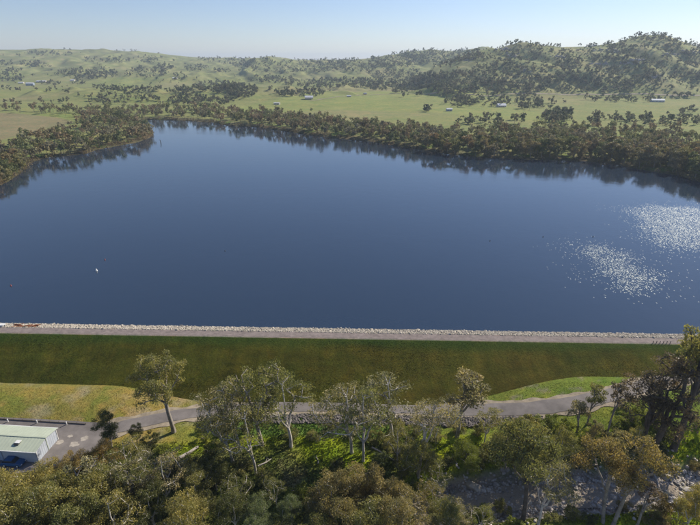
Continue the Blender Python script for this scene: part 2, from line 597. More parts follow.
lr = n.new('ShaderNodeMapRange'); lr.inputs[1].default_value = 0.42; lr.inputs[2].default_value = 0.66; lr.inputs[3].default_value = 0.025; lr.inputs[4].default_value = 0.09
l.new(lane.outputs[0], lr.inputs[0])
l2 = n.new('ShaderNodeMapRange'); l2.inputs[1].default_value = 0.40; l2.inputs[2].default_value = 0.66; l2.inputs[3].default_value = 0.4; l2.inputs[4].default_value = 1.4
l.new(lane.outputs[0], l2.inputs[0]); l.new(l2.outputs[0], bp.inputs['Strength'])
rr = n.new('ShaderNodeMix'); rr.data_type = 'FLOAT'; rr.inputs[3].default_value = 0.58
l.new(act_.outputs[0], rr.inputs[0]); l.new(lr.outputs[0], rr.inputs[2]); l.new(rr.outputs[0], b.inputs['Roughness'])

M['water'] = m

lx = np.linspace(-420, 420, 280); ly = np.concatenate([np.linspace(0, 1, 150) * 150, 150 + np.linspace(0.01, 1, 110) ** 1.3 * 620])
LX, LYo = np.meshgrid(lx, ly)
LY = LYo + crest_y(LX) + 4
rip1 = [at(*p) for p in ((578, 246), (600, 246), (630, 256), (655, 272), (658, 283), (636, 292), (612, 284), (590, 269))]
rip2 = [at(*p) for p in ((625, 209), (660, 206), (720, 209), (760, 225), (760, 250), (700, 250), (668, 247), (644, 236), (645, 223))]
nn = fbm(LX / 9, LY / 12, 71, 3) * 5
def rfun(P):
    d_ = sdist(LX, LY, P) + nn
    return 0.88 * (1 - sm(-7, 4, d_)) + 0.09 * (1 - sm(-2, 18, d_))
ruf = np.maximum(rfun(rip1), rfun(rip2)) * (0.8 + 0.3 * fbm(LX / 4, LY / 7, 73, 2))
ruf = np.maximum(ruf, 0)
idx = np.arange(LX.size).reshape(LX.shape)
q = np.stack([idx[:-1, :-1], idx[:-1, 1:], idx[1:, 1:], idx[1:, :-1]], -1).reshape(-1, 4)
me = mesh_np('lake_water', np.stack([LX, LY, 0 * LX], -1).reshape(-1, 3), [q], True)
vattr(me, 'ruffle', ruf.ravel())
tag(link('lake_water', me, M['water']), kind='structure')

# ------------------------------------------------------------------ dam embankment
xs = np.linspace(-190, 165, 420)
prof = [(12.0, -1.2), (7.5, -0.04), (5.3, 0.68), (3.1, 1.42), (2.9, 1.5), (0.0, 1.5), (-0.35, 1.42)]
k = 26
for i in range(1, k + 1):
    prof.append((-0.35 - i * 1.0, 1.42 - i * 0.40))
prof.append((-30, -11))
PX = np.array([p[0] for p in prof]); PZ = np.array([p[1] for p in prof])
DX = np.repeat(xs[:, None], len(prof), 1)
DY = crest_y(DX) + PX[None, :]
DZ = np.repeat(PZ[None, :], len(xs), 0).copy()
DZ += np.where(PX[None, :] < -0.5, 0.07 * fbm(DX / 5, DY / 3, 81, 3) + 0.16 * fbm(DX / 25, DY / 9, 83, 2), 0)
idx = np.arange(DX.size).reshape(DX.shape)
q = np.stack([idx[:-1, :-1], idx[:-1, 1:], idx[1:, 1:], idx[1:, :-1]], -1).reshape(-1, 4)
me = mesh_np('dam_embankment', np.stack([DX, DY, DZ], -1).reshape(-1, 3), [q], True)
cc = np.zeros(DX.shape + (3,)); cc[:] = (0.30, 0.26, 0.21)
face = PX[None, :] < 0.1
drop = -PX[None, :] + 0 * DX
nA = fbm(DX / 28, DY / 5, 85, 4); nB = fbm(DX / 1.1, DY / 7, 87, 3); nC = fbm(DX / 6, DY / 1.2, 89, 3)
g = np.array([0.073, 0.074, 0.009])[None, None] * (1 + 0.28 * nA + 0.30 * nB + 0.30 * nC)[..., None]
wgt = sm(-60, 60, DX)[..., None]
g = g * (1 - wgt) + np.array([0.088, 0.078, 0.011]) * (1 + 0.24 * nA + 0.34 * nB + 0.26 * nC)[..., None] * wgt
dk = (sm(0.4 + 5.5 * (0.5 + 0.5 * nA), 0.2, drop - 1.0) * 0.85)[..., None]
g = g * (1 - dk) + np.array([0.045, 0.075, 0.012]) * dk
cc = np.where(face[..., None] & (drop > 0.2)[..., None], g, cc)
vattr(me, 'Col', np.concatenate([cc, np.ones(DX.shape + (1,))], -1).reshape(-1, 4), 'FLOAT_COLOR')
tag(link('dam_embankment', me, M['terrain']), kind='structure')


def strip(name, cols, mat, dz, draped=True, thick=0.0, z=None):
    """cols: list of cross sections, each a list of (x,y)"""
    A = np.array(cols)
    x, y = A[..., 0], A[..., 1]
    zz = (Hh(x, y) if draped else np.zeros_like(x) + z) + dz
    idx = np.arange(x.size).reshape(x.shape)
    q = np.stack([idx[:-1, :-1], idx[:-1, 1:], idx[1:, 1:], idx[1:, :-1]], -1).reshape(-1, 4)
    me = mesh_np(name, np.stack([x, y, zz], -1).reshape(-1, 3), [q], True)
    return link(name, me, mat)


def smooth_path(P, n):
    P = np.array(P, float)
    d = np.concatenate([[0], np.cumsum(np.hypot(*np.diff(P, axis=0).T))])
    u = np.linspace(0, d[-1], n)
    Q = np.stack([np.interp(u, d, P[:, 0]), np.interp(u, d, P[:, 1])], 1)
    for _ in range(10):
        Q[1:-1] = 0.25 * Q[:-2] + 0.5 * Q[1:-1] + 0.25 * Q[2:]
    return Q


def road(name, P, w0, w1, mat, dz, n=160, seed=0, wob=0.15):
    Q = smooth_path(P, n)
    T = np.gradient(Q, axis=0); T /= np.linalg.norm(T, axis=1)[:, None]
    Nn = np.stack([-T[:, 1], T[:, 0]], 1)
    ws = np.linspace(-1, 1, 7)
    cols = []
    for i in range(n):
        hw = (w0 + (w1 - w0) * i / n) / 2 + wob * math.sin(i * 0.9 + seed) * math.sin(i * 0.23)
        cols.append([tuple(Q[i] + Nn[i] * hw * w) for w in ws[::-1]])
    return strip(name, cols, mat, dz)


# crest track (gravel) on the dam
cols = [[(x, crest_y(x) + o + 0.10 * math.sin(x * 1.3 + o)) for o in (0.15, 1.0, 2.0, 2.85)] for x in np.linspace(-185, 160, 300)]
tag(strip('crest_track', cols, M['gravel'], 1.53, draped=False, z=0.0), kind='structure')
GZ = -5.6
rd_px = [(84, 440), (108, 430), (140, 423), (175, 415.5), (215, 410.5), (262, 407.5), (320, 406.5), (400, 408), (470, 410), (530, 409), (575, 403.5),
         (610, 396), (645, 386), (690, 374), (740, 362)]
gx, gy, gz, _ = ground_at([p[0] for p in rd_px], [p[1] for p in rd_px])
RD = list(zip(gx, gy))
tag(road('road_verge', RD, 5.6, 6.4, M['verge'], 0.10, seed=2, wob=0.5), kind='structure')
tag(road('access_road', RD, 3.3, 4.4, M['asphalt'], 0.16), kind='structure')
top = smooth_path([at(p[0], p[1], GZ) for p in ((-160, 417), (0, 419.5), (60, 422), (95, 424), (116, 424))], 60)
bot = smooth_path([at(p[0], p[1], GZ) for p in ((-160, 480), (0, 476), (60, 468), (88, 455), (118, 437))], 60)
cols = [[tuple(bot[i] * (1 - u) + top[i] * u) for u in np.linspace(1, 0, 24)] for i in range(60)]
tag(strip('yard_pavement', cols, M['asphalt'], 0.20), kind='structure')

for P_ in ([(455, 96), (500, 95), (560, 94.5), (620, 94), (680, 95.5), (740, 97)], [(309, 101), (330, 98), (360, 95.5), (400, 93.5), (440, 92)], [(-20, 88), (20, 88.5), (55, 87), (90, 88), (140, 87)]):
    gx, gy, gz, _ = ground_at([p[0] for p in P_], [p[1] for p in P_])
    tag(road('farm_track', list(zip(gx, gy)), 5.5, 5.5, M['verge'], 0.35, n=120, wob=.6), kind='structure')

# creek pool
m, t, n, l, b = new_mat('shallow creek water')
b.inputs['Base Color'].default_value = (0.42, 0.35, 0.27, 1); b.inputs['Roughness'].default_value = 0.16; b.inputs['IOR'].default_value = 1.33
tc = n.new('ShaderNodeTexCoord'); nz = noise_node(n, l, 2.5, 4, 0.7, tc.outputs['Object'])
bp = n.new('ShaderNodeBump'); bp.inputs['Distance'].default_value = 0.5; bp.inputs['Strength'].default_value = 1; l.new(nz.outputs[0], bp.inputs['Height']); l.new(bp.outputs[0], b.inputs['Normal'])
M['creek'] = m
CQ = smooth_path(CREEK[:5], 80)
T = np.gradient(CQ, axis=0); T /= np.linalg.norm(T, axis=1)[:, None]
Nn = np.stack([-T[:, 1], T[:, 0]], 1)
cols = [[tuple(CQ[i] + Nn[i] * (2.9 * w)) for w in np.linspace(1, -1, 5)] for i in range(80)]
tag(strip('creek_water', cols, M['creek'], -8.25, draped=False, z=0.0), kind='structure')

# ------------------------------------------------------------------ trees
def tubes(nodes, par, rad, sel, sides):
    """tube segments for the nodes in sel (each joined to its parent)"""
    vs = []; fs = []
    ring = {}
    def mk(i, direction):
        d = direction.normalized(); a = d.orthogonal().normalized(); b = d.cross(a)
        base = len(vs)
        for k in range(sides):
            t_ = 2 * math.pi * k / sides
            vs.append(nodes[i] + (a * math.cos(t_) + b * math.sin(t_)) * rad[i])
        return base
    for i in sel:
        p = par[i]
        if p < 0:
            continue
        d = nodes[i] - nodes[p]
        if d.length < 1e-4:
            continue
        r_p, r_i = rad[p], rad[i]
        dd = d.normalized(); a = dd.orthogonal().normalized(); b = dd.cross(a)
        base = len(vs)
        rp = min(r_p, r_i * 1.45)
        for P_, r in ((nodes[p] - dd * rp * 0.3, rp), (nodes[i] + dd * r_i * 0.3, r_i)):
            for k in range(sides):
                t_ = 2 * math.pi * k / sides
                vs.append(P_ + (a * math.cos(t_) + b * math.sin(t_)) * r)
        for k in range(sides):
            fs.append((base + k, base + (k + 1) % sides, base + sides + (k + 1) % sides, base + sides + k))
    return vs, fs


def leaf_mesh(name, clumps, per, size, rng, aspect=0.42, droop=0.5, shell=0.55):
    """clumps: (x,y,z,radius) ; many narrow leaf sprays"""
    C = np.array(clumps)
    n = len(C) * per
    ci = np.repeat(np.arange(len(C)), per)
    d = rng.normal(size=(n, 3)); d /= np.linalg.norm(d, axis=1)[:, None]
    r = C[ci, 3] * (shell + (1 - shell) * rng.random(n)) * rng.random(n) ** 0.25
    P = C[ci, :3] + d * r[:, None] * np.array([1, 1, 0.72])
    P[:, 2] -= 0.12 * r * rng.random(n)
    ax = rng.normal(size=(n, 3)); ax[:, 2] -= droop * 1.5; ax /= np.linalg.norm(ax, axis=1)[:, None]
    bx = np.cross(ax, rng.normal(size=(n, 3))); bx /= np.linalg.norm(bx, axis=1)[:, None] + 1e-9
    s = size * (0.6 + 0.8 * rng.random(n))[:, None]
    v0 = P - ax * s * 0.5; v2 = P + ax * s * 0.5
    v1 = P + bx * s * aspect * 0.5; v3 = P - bx * s * aspect * 0.5
    V = np.stack([v0, v1, v2, v3], 1).reshape(-1, 3)
    F = np.arange(n * 4).reshape(-1, 4)
    me = mesh_np(name, V, [F])
    ctone = rng.random(len(C)) * 0.6 + 0.2
    tone = np.repeat(np.clip(ctone[ci] + rng.normal(size=n) * 0.16, 0, 1), 4)
    vattr(me, 'tone', tone)
    return me


def make_tree(seed, Ht, R, fork=0.38, lean=(0, 0), nclump=50, per=260, cr=1.15, leaf=0.36, nl=4, r0=0.32, bot=0.45, bark='bark', sides=6, umbrella=0.5,
              bare=0, trunk_sides=7):
    """returns meshes: trunk, [limbs], crown"""
    rnd = random.Random(seed); rng = np.random.default_rng(seed)
    nodes = []; par = []; grp = []
    hf = Ht * fork
    ns = 6
    for i in range(ns + 1):
        u = i / ns
        nodes.append(Vector((lean[0] * u * hf / Ht + 0.25 * math.sin(u * 3 + seed) * u, lean[1] * u * hf / Ht + 0.25 * math.cos(u * 2.4 + seed) * u, hf * u - 0.25)))
        par.append(i - 1); grp.append(-1)
    top = len(nodes) - 1
    topc = Vector((lean[0], lean[1], 0))
    limb_nodes = []
    for L in range(nl):
        a = 2 * math.pi * (L + rnd.uniform(-.3, .3)) / nl + seed
        st = top - (1 if L % 2 else 0)
        p = nodes[st].copy(); prev = st
        steps = 5
        reach = R * rnd.uniform(0.35, 0.62); hh = (Ht * 0.86 - hf) * rnd.uniform(0.55, 0.95)
        if L == 0:
            reach *= 0.3; hh = (Ht * 0.88 - hf)
        for s_ in range(1, steps + 1):
            u = s_ / steps
            q = nodes[st] + Vector((math.cos(a) * reach * u + topc.x * 0.6 * u + rnd.uniform(-.3, .3), math.sin(a) * reach * u + topc.y * 0.6 * u + rnd.uniform(-.3, .3), hh * (u ** 0.85)))
            nodes.append(q); par.append(prev); grp.append(L); prev = len(nodes) - 1
            limb_nodes.append(prev)
    # crown made of a few lobes
    lobes = []
    for k in range(5 + nl):
        a = rnd.uniform(0, 6.28); rr_ = R * rnd.uniform(0.25, 0.72)
        h = Ht * rnd.uniform(bot + 0.12, 0.88) - umbrella * 0.25 * Ht * (rr_ / R) ** 2
        lobes.append((math.cos(a) * rr_ + topc.x, math.sin(a) * rr_ + topc.y, h, R * rnd.uniform(0.28, 0.46)))
    lobes.append((topc.x, topc.y, Ht * 0.86, R * 0.4))
    tg = []
    guard = 0
    while len(tg) < nclump and guard < 20000:
        guard += 1
        lx_, ly_, lz_, lr_ = rnd.choice(lobes)
        d = Vector((rnd.gauss(0, 1), rnd.gauss(0, 1), rnd.gauss(0, 1) * 0.8 + 0.25)).normalized() * lr_ * rnd.uniform(0.55, 1.0)
        p = Vector((lx_, ly_, lz_)) + Vector((d.x, d.y, d.z * 0.75))
        if p.z < Ht * bot * 0.9 or p.z > Ht - 0.3:
            continue
        if any((p - q).length < cr * 0.85 for q in tg):
            if rnd.random() < 0.9:
                continue
        tg.append(p)
    c0 = nodes[top]
    tg.sort(key=lambda p: (p - c0).length)
    for p in tg:
        best = None; bd = 1e9
        for i in range(top + 1, len(nodes)):
            q = nodes[i]
            dd = (p - q).length + max(0, q.z - p.z + 0.3) * 1.2
            if dd < bd:
                bd = dd; best = i
        q = nodes[best]; L_ = (p - q).length
        k = max(1, int(L_ / 1.1)); prev = best
        for s_ in range(1, k + 1):
            u = s_ / k
            w = q.lerp(p, u) + Vector((rnd.uniform(-.12, .12), rnd.uniform(-.12, .12), 0.18 * L_ * math.sin(u * math.pi) * 0.5))
            nodes.append(w); par.append(prev); grp.append(grp[best]); prev = len(nodes) - 1
    cnt = [0.0] * len(nodes)
    kids = [0] * len(nodes)
    for i in range(len(nodes)):
        if par[i] >= 0:
            kids[par[i]] += 1
    for i in range(len(nodes) - 1, -1, -1):
        if kids[i] == 0:
            cnt[i] += 1
        if par[i] >= 0:
            cnt[par[i]] += cnt[i]
    mx = cnt[0]
    rad = [max(0.028, r0 * (c_ / mx) ** 0.5) for c_ in cnt]
    for i in range(top + 1):
        rad[i] = r0 * (1.35 - 0.6 * (i / top) ** 0.5) if i < 1 else r0 * (1.05 - 0.25 * i / top)
    v, f = tubes(nodes, par, rad, range(0, top + 1), trunk_sides)
    tm = bpy.data.meshes.new('trunk'); tm.from_pydata(v, [], f); tm.polygons.foreach_set('use_smooth', [True] * len(tm.polygons)); tm.materials.append(M[bark])
    limbs = []
    for L in range(nl):
        v, f = tubes(nodes, par, rad, [i for i in range(top + 1, len(nodes)) if grp[i] == L], sides)
        if f:
            lm = bpy.data.meshes.new('limb'); lm.from_pydata(v, [], f); lm.polygons.foreach_set('use_smooth', [True] * len(lm.polygons)); lm.materials.append(M[bark])
            limbs.append(lm)
    tg2 = tg if not bare else tg[::bare]
    crown = leaf_mesh('crown', [(p.x, p.y, p.z, cr * rnd.uniform(0.75, 1.25)) for p in tg2], per, leaf, rng)
    crown.materials.append(M['leaf'])
    return tm, limbs, crown


def merge_limbs(tm, limbs):
    vs = []; fs = []
    for m_ in [tm] + limbs:
        n0 = len(vs)
        vs += [tuple(v.co) for v in m_.vertices]
        fs += [tuple(i + n0 for i in p.vertices) for p in m_.polygons]
    me = bpy.data.meshes.new('trunk'); me.from_pydata(vs, [], fs)
    me.materials.append(tm.materials[0])
    return me


PROTO = {
    'spread': make_tree(3, 16, 6.6, fork=.36, lean=(-1.2, 0), nclump=64, per=105, leaf=.31, nl=5, r0=.36, bot=.46),
    'spread2': make_tree(8, 16, 6.2, fork=.40, lean=(-2.2, -.6), nclump=52, per=90, leaf=.31, nl=4, r0=.33, bot=.5, bark='bark_pale'),
    'lone': make_tree(15, 16, 5.9, fork=.42, lean=(-1.0, 0.4), nclump=74, per=150, leaf=.31, nl=5, r0=.40, bot=.50, umbrella=.75),
    'tall': make_tree(21, 20, 5.0, fork=.42, lean=(2.6, 1.0), nclump=56, per=150, nl=4, r0=.45, bot=.42, bark='bark_dark'),
    'dark': make_tree(25, 18, 4.6, fork=.30, lean=(0.8, 0), nclump=60, per=105, leaf=.31, nl=4, r0=.42, bot=.22, bark='bark_dark'),
    'dense': make_tree(31, 12, 5.2, fork=.25, nclump=90, per=190, leaf=.26, nl=5, r0=.28, bot=.25, umbrella=.8),
    'dense2': make_tree(37, 12, 5.6, fork=.22, nclump=100, per=190, leaf=.26, nl=5, r0=.28, bot=.22, umbrella=.9, bark='bark_pale'),
    'high': make_tree(71, 16, 4.9, fork=.50, lean=(-.6, .4), nclump=74, per=125, leaf=.31, nl=5, r0=.30, bot=.56, umbrella=.6, bark='bark_dark'),
    'high2': make_tree(76, 16, 4.6, fork=.46, lean=(1.6, .4), nclump=60, per=105, leaf=.31, nl=4, r0=.28, bot=.55, umbrella=.6),
    'airy': make_tree(41, 13, 4.8, fork=.34, lean=(1.4, 0), nclump=46, per=80, leaf=.30, nl=4, r0=.24, bot=.42, bark='bark_pale'),
    'thin': make_tree(47, 12, 2.6, fork=.45, lean=(.8, .3), nclump=24, per=90, nl=3, r0=.20, bot=.5, cr=.85),
    'bare': make_tree(53, 12, 3.2, fork=.40, lean=(1.5, .5), nclump=40, per=60, nl=4, r0=.22, bot=.45, cr=.7, bare=2),
}
SHRUB = [make_tree(60 + i, 3.2, 2.1, fork=.12, nclump=26, per=130, nl=4, r0=.08, bot=.12, cr=.62, leaf=.24, sides=4, trunk_sides=5) for i in range(4)]
FARP = []
for i in range(6):
    a_, b_, c_ = make_tree(80 + i, 12, 4.6 + 0.4 * (i % 3), fork=.3, lean=(random.Random(i).uniform(-1, 1), 0), nclump=48, per=70, nl=4, r0=.24, bot=.14, cr=1.3, leaf=.66, sides=3, trunk_sides=5)
    FARP.append((merge_limbs(a_, b_), c_))
    FARP[-1][1].materials[0] = M['leaf_far']

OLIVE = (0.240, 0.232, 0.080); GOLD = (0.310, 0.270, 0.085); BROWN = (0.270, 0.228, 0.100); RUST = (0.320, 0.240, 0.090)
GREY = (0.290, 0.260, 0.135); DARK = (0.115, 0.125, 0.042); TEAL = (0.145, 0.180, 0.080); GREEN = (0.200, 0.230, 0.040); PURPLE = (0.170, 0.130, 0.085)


def plant_tree(kind, x, y, H, col, label, group=None, rot=None, name='gum_tree', wide=1.0, cat='tree'):
    tm, limbs, cr = PROTO[kind]
    base_h = {'spread': 16, 'spread2': 16, 'lone': 16, 'tall': 20, 'dark': 18, 'dense': 12, 'high': 16, 'high2': 16, 'dense2': 12, 'airy': 13, 'thin': 12, 'bare': 12}[kind]
    s = H / base_h
    t = thing(name, label, cat, (x, y, H1(x, y)), rot if rot is not None else 0.0, group)
    t.scale = (s * wide, s * wide, s)
    o = link('trunk', tm, None, t)
    for lm in limbs:
        link('limb', lm, None, t)
    o = link('crown', cr, None, t); o.color = (*col, 1)
    return t


# (base px, base py, top py, kind, colour, rotation, width, label)
FG = [
    (174, 432, 357, 'lone', OLIVE, 0.0, 1.0, 'tall lone olive gum standing on bright grass just below the road bend'),
    (112, 447, 411, 'dense', DARK, 0.6, .72, 'dark leafy gum standing at the right edge of the paved yard'),
    (138, 446, 424, 'dense', DARK, 2.6, .62, 'small dark gum between the yard and the tall lone gum'),
    (262, 445, 364, 'spread', OLIVE, 0.3, 1.05, 'tallest spreading gum in front of the embankment, pale upright trunk beside the rock edging'),
    (240, 452, 374, 'spread2', GREY, 1.0, .9, 'greyish leaning gum directly beside the tallest spreading gum'),
    (291, 447, 376, 'airy', OLIVE, 2.2, 1.15, 'open crowned gum at the left end of the dark roadside rocks'),
    (233, 462, 398, 'spread2', OLIVE, 0.0, .85, 'gum with slanting pale trunk behind the fallen log'),
    (256, 474, 408, 'airy', OLIVE, 3.0, .95, 'gum with pale forked trunk rising from the tawny grass clearing'),
    (352, 453, 384, 'airy', GREY, 3.3, 1.1, 'thin grey gum whose long shadow crosses the bright green clearing'),
    (363, 462, 392, 'airy', OLIVE, 1.2, .9, 'slim dark stemmed gum at the right side of the bright green clearing'),
    (392, 440, 374, 'airy', GREY, 3.0, 1.15, 'sparse grey gum whose crown overlaps the embankment above the rocks'),
    (418, 474, 396, 'spread2', GREY, 3.4, .9, 'dark limbed gum leaning right out of the creek side thicket'),
    (457, 437, 371, 'thin', GREY, 0.0, 1.45, 'slender upright gum with dark trunk in front of the road centre'),
    (484, 444, 408, 'airy', OLIVE, 0.4, .9, 'small round headed gum beneath the road beside the slender upright gum'),
    (523, 521, 424, 'high', OLIVE, 0.0, 1.0, 'dense olive gum on one straight dark trunk beside the creek'),
    (519, 446, 420, 'thin', GREY, 1.0, 1.6, 'small grey half bare gum on the verge below the road'),
    (577, 432, 402, 'thin', GREY, 2.0, 1.5, 'small sparse grey gum on the sandy slope left of the leaning sapling'),
    (587, 424, 383, 'thin', OLIVE, 0.0, 1.1, 'leaning gum sapling with a tidy tuft crown beside the road'),
    (606, 436, 379, 'bare', PURPLE, 0.0, .8, 'nearly bare leaning gum next to the road on the right'),
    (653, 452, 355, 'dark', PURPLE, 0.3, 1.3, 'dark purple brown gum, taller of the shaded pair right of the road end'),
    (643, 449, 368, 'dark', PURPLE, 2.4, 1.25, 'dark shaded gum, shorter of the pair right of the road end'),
    (673, 449, 322, 'tall', OLIVE, 0.25, 1.0, 'very tall leaning gum whose crown rises above the dam crest at right'),
    (703, 440, 374, 'airy', OLIVE, 1.7, .8, 'gum at the right edge of the photo beyond the very tall leaning gum'),
    (603, 523, 440, 'high2', RUST, 2.6, 1.0, 'rust tinged gum with pale forked trunk in front of the creek'),
    (612, 528, 438, 'high2', RUST, 0.2, 1.0, 'golden rust gum with a leaning dark trunk in front of the creek'),
    (538, 524, 462, 'airy', GREY, 0.4, .9, 'thin leaning grey gum on the near bank of the creek'),
    (636, 527, 486, 'bare', PURPLE, 0.0, 1.3, 'short leaning bare gum on the near creek bank beside the rust gums'),
    (683, 535, 484, 'dense2', GOLD, 0.0, .62, 'low golden gum in the bottom right corner beside the creek'),
    (556, 470, 428, 'dense2', OLIVE, 1.2, .8, 'broad olive gum overhanging the rocks upstream of the sunlit pool'),
    (505, 472, 421, 'dense', OLIVE, 2.2, .8, 'rounded olive gum above the left end of the creek rocks'),
    (588, 458, 428, 'dense2', BROWN, 3.2, .62, 'brownish gum above the rocks between the broad olive gum and the rust gums'),
    (634, 456, 428, 'airy', OLIVE, 1.0, .8, 'open olive gum beneath the shaded pair above the creek rocks'),
]
for bx_, by_, ty_, kd, col, rt, wd, lab in FG:
    gx, gy, gz, _ = ground_at(bx_, by_)
    gx, gy, gz = float(gx[0]), float(gy[0]), float(gz[0])
    H = float(zat(ty_, gy)) - gz
    plant_tree(kd, gx, gy, H, col, lab, rot=rt, wide=wd * (1.0 if H < 18 else 0.95))

# crowns that make up the canopy along the bottom: (crown px, crown py, height, colour, kind)
MASS = {
    'lower_left': ('yellow olive gums packed into the canopy below the green roofed shed', 'gum in the packed canopy below the green roofed shed',
                   [(12, 490, 11, GOLD, 'dense2'), (40, 486, 11, GOLD, 'dense'), (66, 490, 12, OLIVE, 'dense2'), (18, 503, 14, GOLD, 'dense'), (48, 508, 14, OLIVE, 'dense2'), (84, 505, 13, GOLD, 'dense2'),
                    (98, 483, 12, OLIVE, 'dense2'), (8, 525, 14, GOLD, 'dense2'), (72, 526, 13, OLIVE, 'dense'), (112, 520, 12, GOLD, 'airy')]),
    'rusty': ('low rust coloured gums along the lower edge of the yard', 'low rusty gum along the lower edge of the paved yard',
              [(82, 461, 8, RUST, 'dense'), (104, 454, 8, RUST, 'dense2'), (66, 470, 8, BROWN, 'dense')]),
    'log': ('grey limbed gums in the thicket left of the fallen log', 'grey limbed gum in thicket left of the fallen log',
            [(124, 458, 11, OLIVE, 'airy'), (146, 462, 12, GREY, 'spread2'), (162, 478, 12, GREY, 'airy'), (130, 482, 12, OLIVE, 'spread'), (118, 497, 10, DARK, 'dense'), (196, 484, 9, OLIVE, 'dense2'), (150, 502, 9, DARK, 'dense2')]),
    'round': None,
    'brown': ('brown headed gums massed at the bottom centre', 'brown headed gum in the mass at the bottom centre',
              [(332, 484, 12, BROWN, 'dense2'), (356, 476, 12, BROWN, 'dense'), (384, 486, 12, BROWN, 'dense2'), (408, 498, 12, BROWN, 'airy'), (342, 508, 12, BROWN, 'dense'), (374, 512, 13, OLIVE, 'dense2'), (402, 520, 12, BROWN, 'dense2'), (318, 520, 10, OLIVE, 'dense')]),
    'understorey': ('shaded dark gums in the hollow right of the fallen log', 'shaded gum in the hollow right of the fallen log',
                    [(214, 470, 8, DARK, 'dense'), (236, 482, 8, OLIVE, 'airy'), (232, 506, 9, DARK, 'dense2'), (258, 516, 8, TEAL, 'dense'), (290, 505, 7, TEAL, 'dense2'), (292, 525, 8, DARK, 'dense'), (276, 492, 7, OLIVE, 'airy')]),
    'centre': ('mixed olive gums between the clearing and the creek rocks', 'small gum in scrub between the clearing and creek',
               [(398, 442, 9, OLIVE, 'airy'), (420, 452, 9, OLIVE, 'dense2'), (442, 462, 8, OLIVE, 'airy'), (436, 488, 9, BROWN, 'airy'), (456, 500, 8, GREY, 'airy'),
                (446, 514, 9, OLIVE, 'dense2'), (482, 516, 6, OLIVE, 'airy'), (470, 452, 7, GREEN, 'dense'), (536, 448, 10, OLIVE, 'dense')]),
}
rnd = random.Random(5)
NEAR_SPOTS = []
ORD = ['leftmost', 'second from the left', 'third from the left', 'fourth from the left', 'fifth from the left', 'sixth from the left', 'seventh from the left', 'eighth from the left',
       'ninth from the left', 'tenth from the left', 'eleventh from the left', 'twelfth from the left', 'thirteenth from the left', 'fourteenth from the left', 'fifteenth from the left',
       'sixteenth from the left', 'seventeenth from the left', 'eighteenth from the left', 'nineteenth from the left', 'twentieth from the left']
for key, val in MASS.items():
    if not val:
        continue
    grp_, lab0, L = val
    L = sorted(L)
    for k_, (cx_, cy_, H, col, kd) in enumerate(L):
        lab = lab0 + ', ' + (ORD[k_] if k_ < len(L) - 1 else 'rightmost')
        z0 = -6.0
        x, y = at(cx_, cy_, z0 + 0.68 * H)
        plant_tree(kd, x, y, H, col, lab, grp_, rot=rnd.uniform(0, 6.28), wide=rnd.uniform(.9, 1.12))
x, y = at(183, 512, -6 + 9)
plant_tree('dense2', x, y, 12.5, GOLD, 'round domed golden gum at the bottom edge left of centre', rot=1.0, wide=1.0)
x, y = at(556, 0, 0)

# dead white-limbed tree in the lower left
x, y = at(78, 500, 1.0)
t = plant_tree('bare', x, y, 14.5, GREY, 'dead gum with pale bare limbs among the lower left canopy', rot=.5, wide=1.2, name='dead_tree')
x, y = at(140, 486, 1.0)
t = plant_tree('bare', x, y, 12.0, GREY, 'half dead gum with sprawling pale limbs left of the golden dome', rot=2.5, wide=1.6, name='dead_tree')

# shrubs
SHR = [
    ('low shrubs on the slope under the roadside rocks', 'shrub on the slope under the roadside rocks', [(x_, 436 + 6 * math.sin(x_ * 1.7), OLIVE, 1.0) for x_ in range(290, 480, 21)]),
    ('bushes around the fallen log', 'bush around the fallen log and lone gum', [(150, 446, DARK, 1.1), (165, 452, GREEN, .9), (208, 462, DARK, 1.3), (222, 448, OLIVE, 1.0), (205, 440, GREEN, .8), (214, 428, GREY, 1.1), (190, 470, DARK, 1.3), (176, 480, DARK, 1.2), (226, 436, GREY, 1.0), (234, 426, GREY, .9)]),
    ('bushes between the road and the creek rocks', 'bush between the road and the creek', [(x_, y_, random.Random(x_ * y_).choice([OLIVE, GREEN, DARK, GREY, GREEN]), random.Random(x_ + y_).uniform(.8, 1.5)) for x_, y_ in
      [(476, 462), (490, 455), (498, 446), (512, 456), (528, 462), (540, 462), (566, 456), (586, 448), (612, 454), (622, 444), (536, 436), (548, 428), (566, 432), (594, 434), (616, 430), (628, 424), (466, 452), (447, 466), (478, 470)]]),
    ('bushes on the bright slope at the right', 'bush on the bright slope at far right', [(656, 456, DARK, 1.3), (640, 456, DARK, 1.3), (696, 428, OLIVE, .9), (697, 470, BROWN, 1.0), (664, 440, DARK, 1.5), (648, 450, DARK, 1.5), (632, 440, OLIVE, 1.3), (640, 418, GREEN, 1.2), (652, 425, DARK, 1.4), (624, 408, OLIVE, .9)]),
    ('bushes on the near creek bank', 'small bush on the near creek bank', [(486, 520, GREEN, 1.0), (500, 512, OLIVE, .9), (552, 521, OLIVE, .8), (574, 518, OLIVE, .8), (590, 524, DARK, .9), (646, 520, OLIVE, 1.0), (664, 516, RUST, 1.2), (660, 528, BROWN, 1.0), (512, 526, GREEN, .9), (622, 512, BROWN, .8), (468, 524, GREEN, 1.1)]),
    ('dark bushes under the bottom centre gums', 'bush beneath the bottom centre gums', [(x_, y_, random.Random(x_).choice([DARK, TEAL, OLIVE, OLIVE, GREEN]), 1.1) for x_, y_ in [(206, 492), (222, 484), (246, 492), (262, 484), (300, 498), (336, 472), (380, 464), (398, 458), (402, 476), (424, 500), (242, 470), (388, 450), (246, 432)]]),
]
COLN = {OLIVE: 'olive', GREEN: 'green', DARK: 'dark', GREY: 'grey', TEAL: 'bluish green', BROWN: 'brown', RUST: 'rusty'}
SHRUB_M = [(merge_limbs(a_, b_), c_) for a_, b_, c_ in SHRUB]
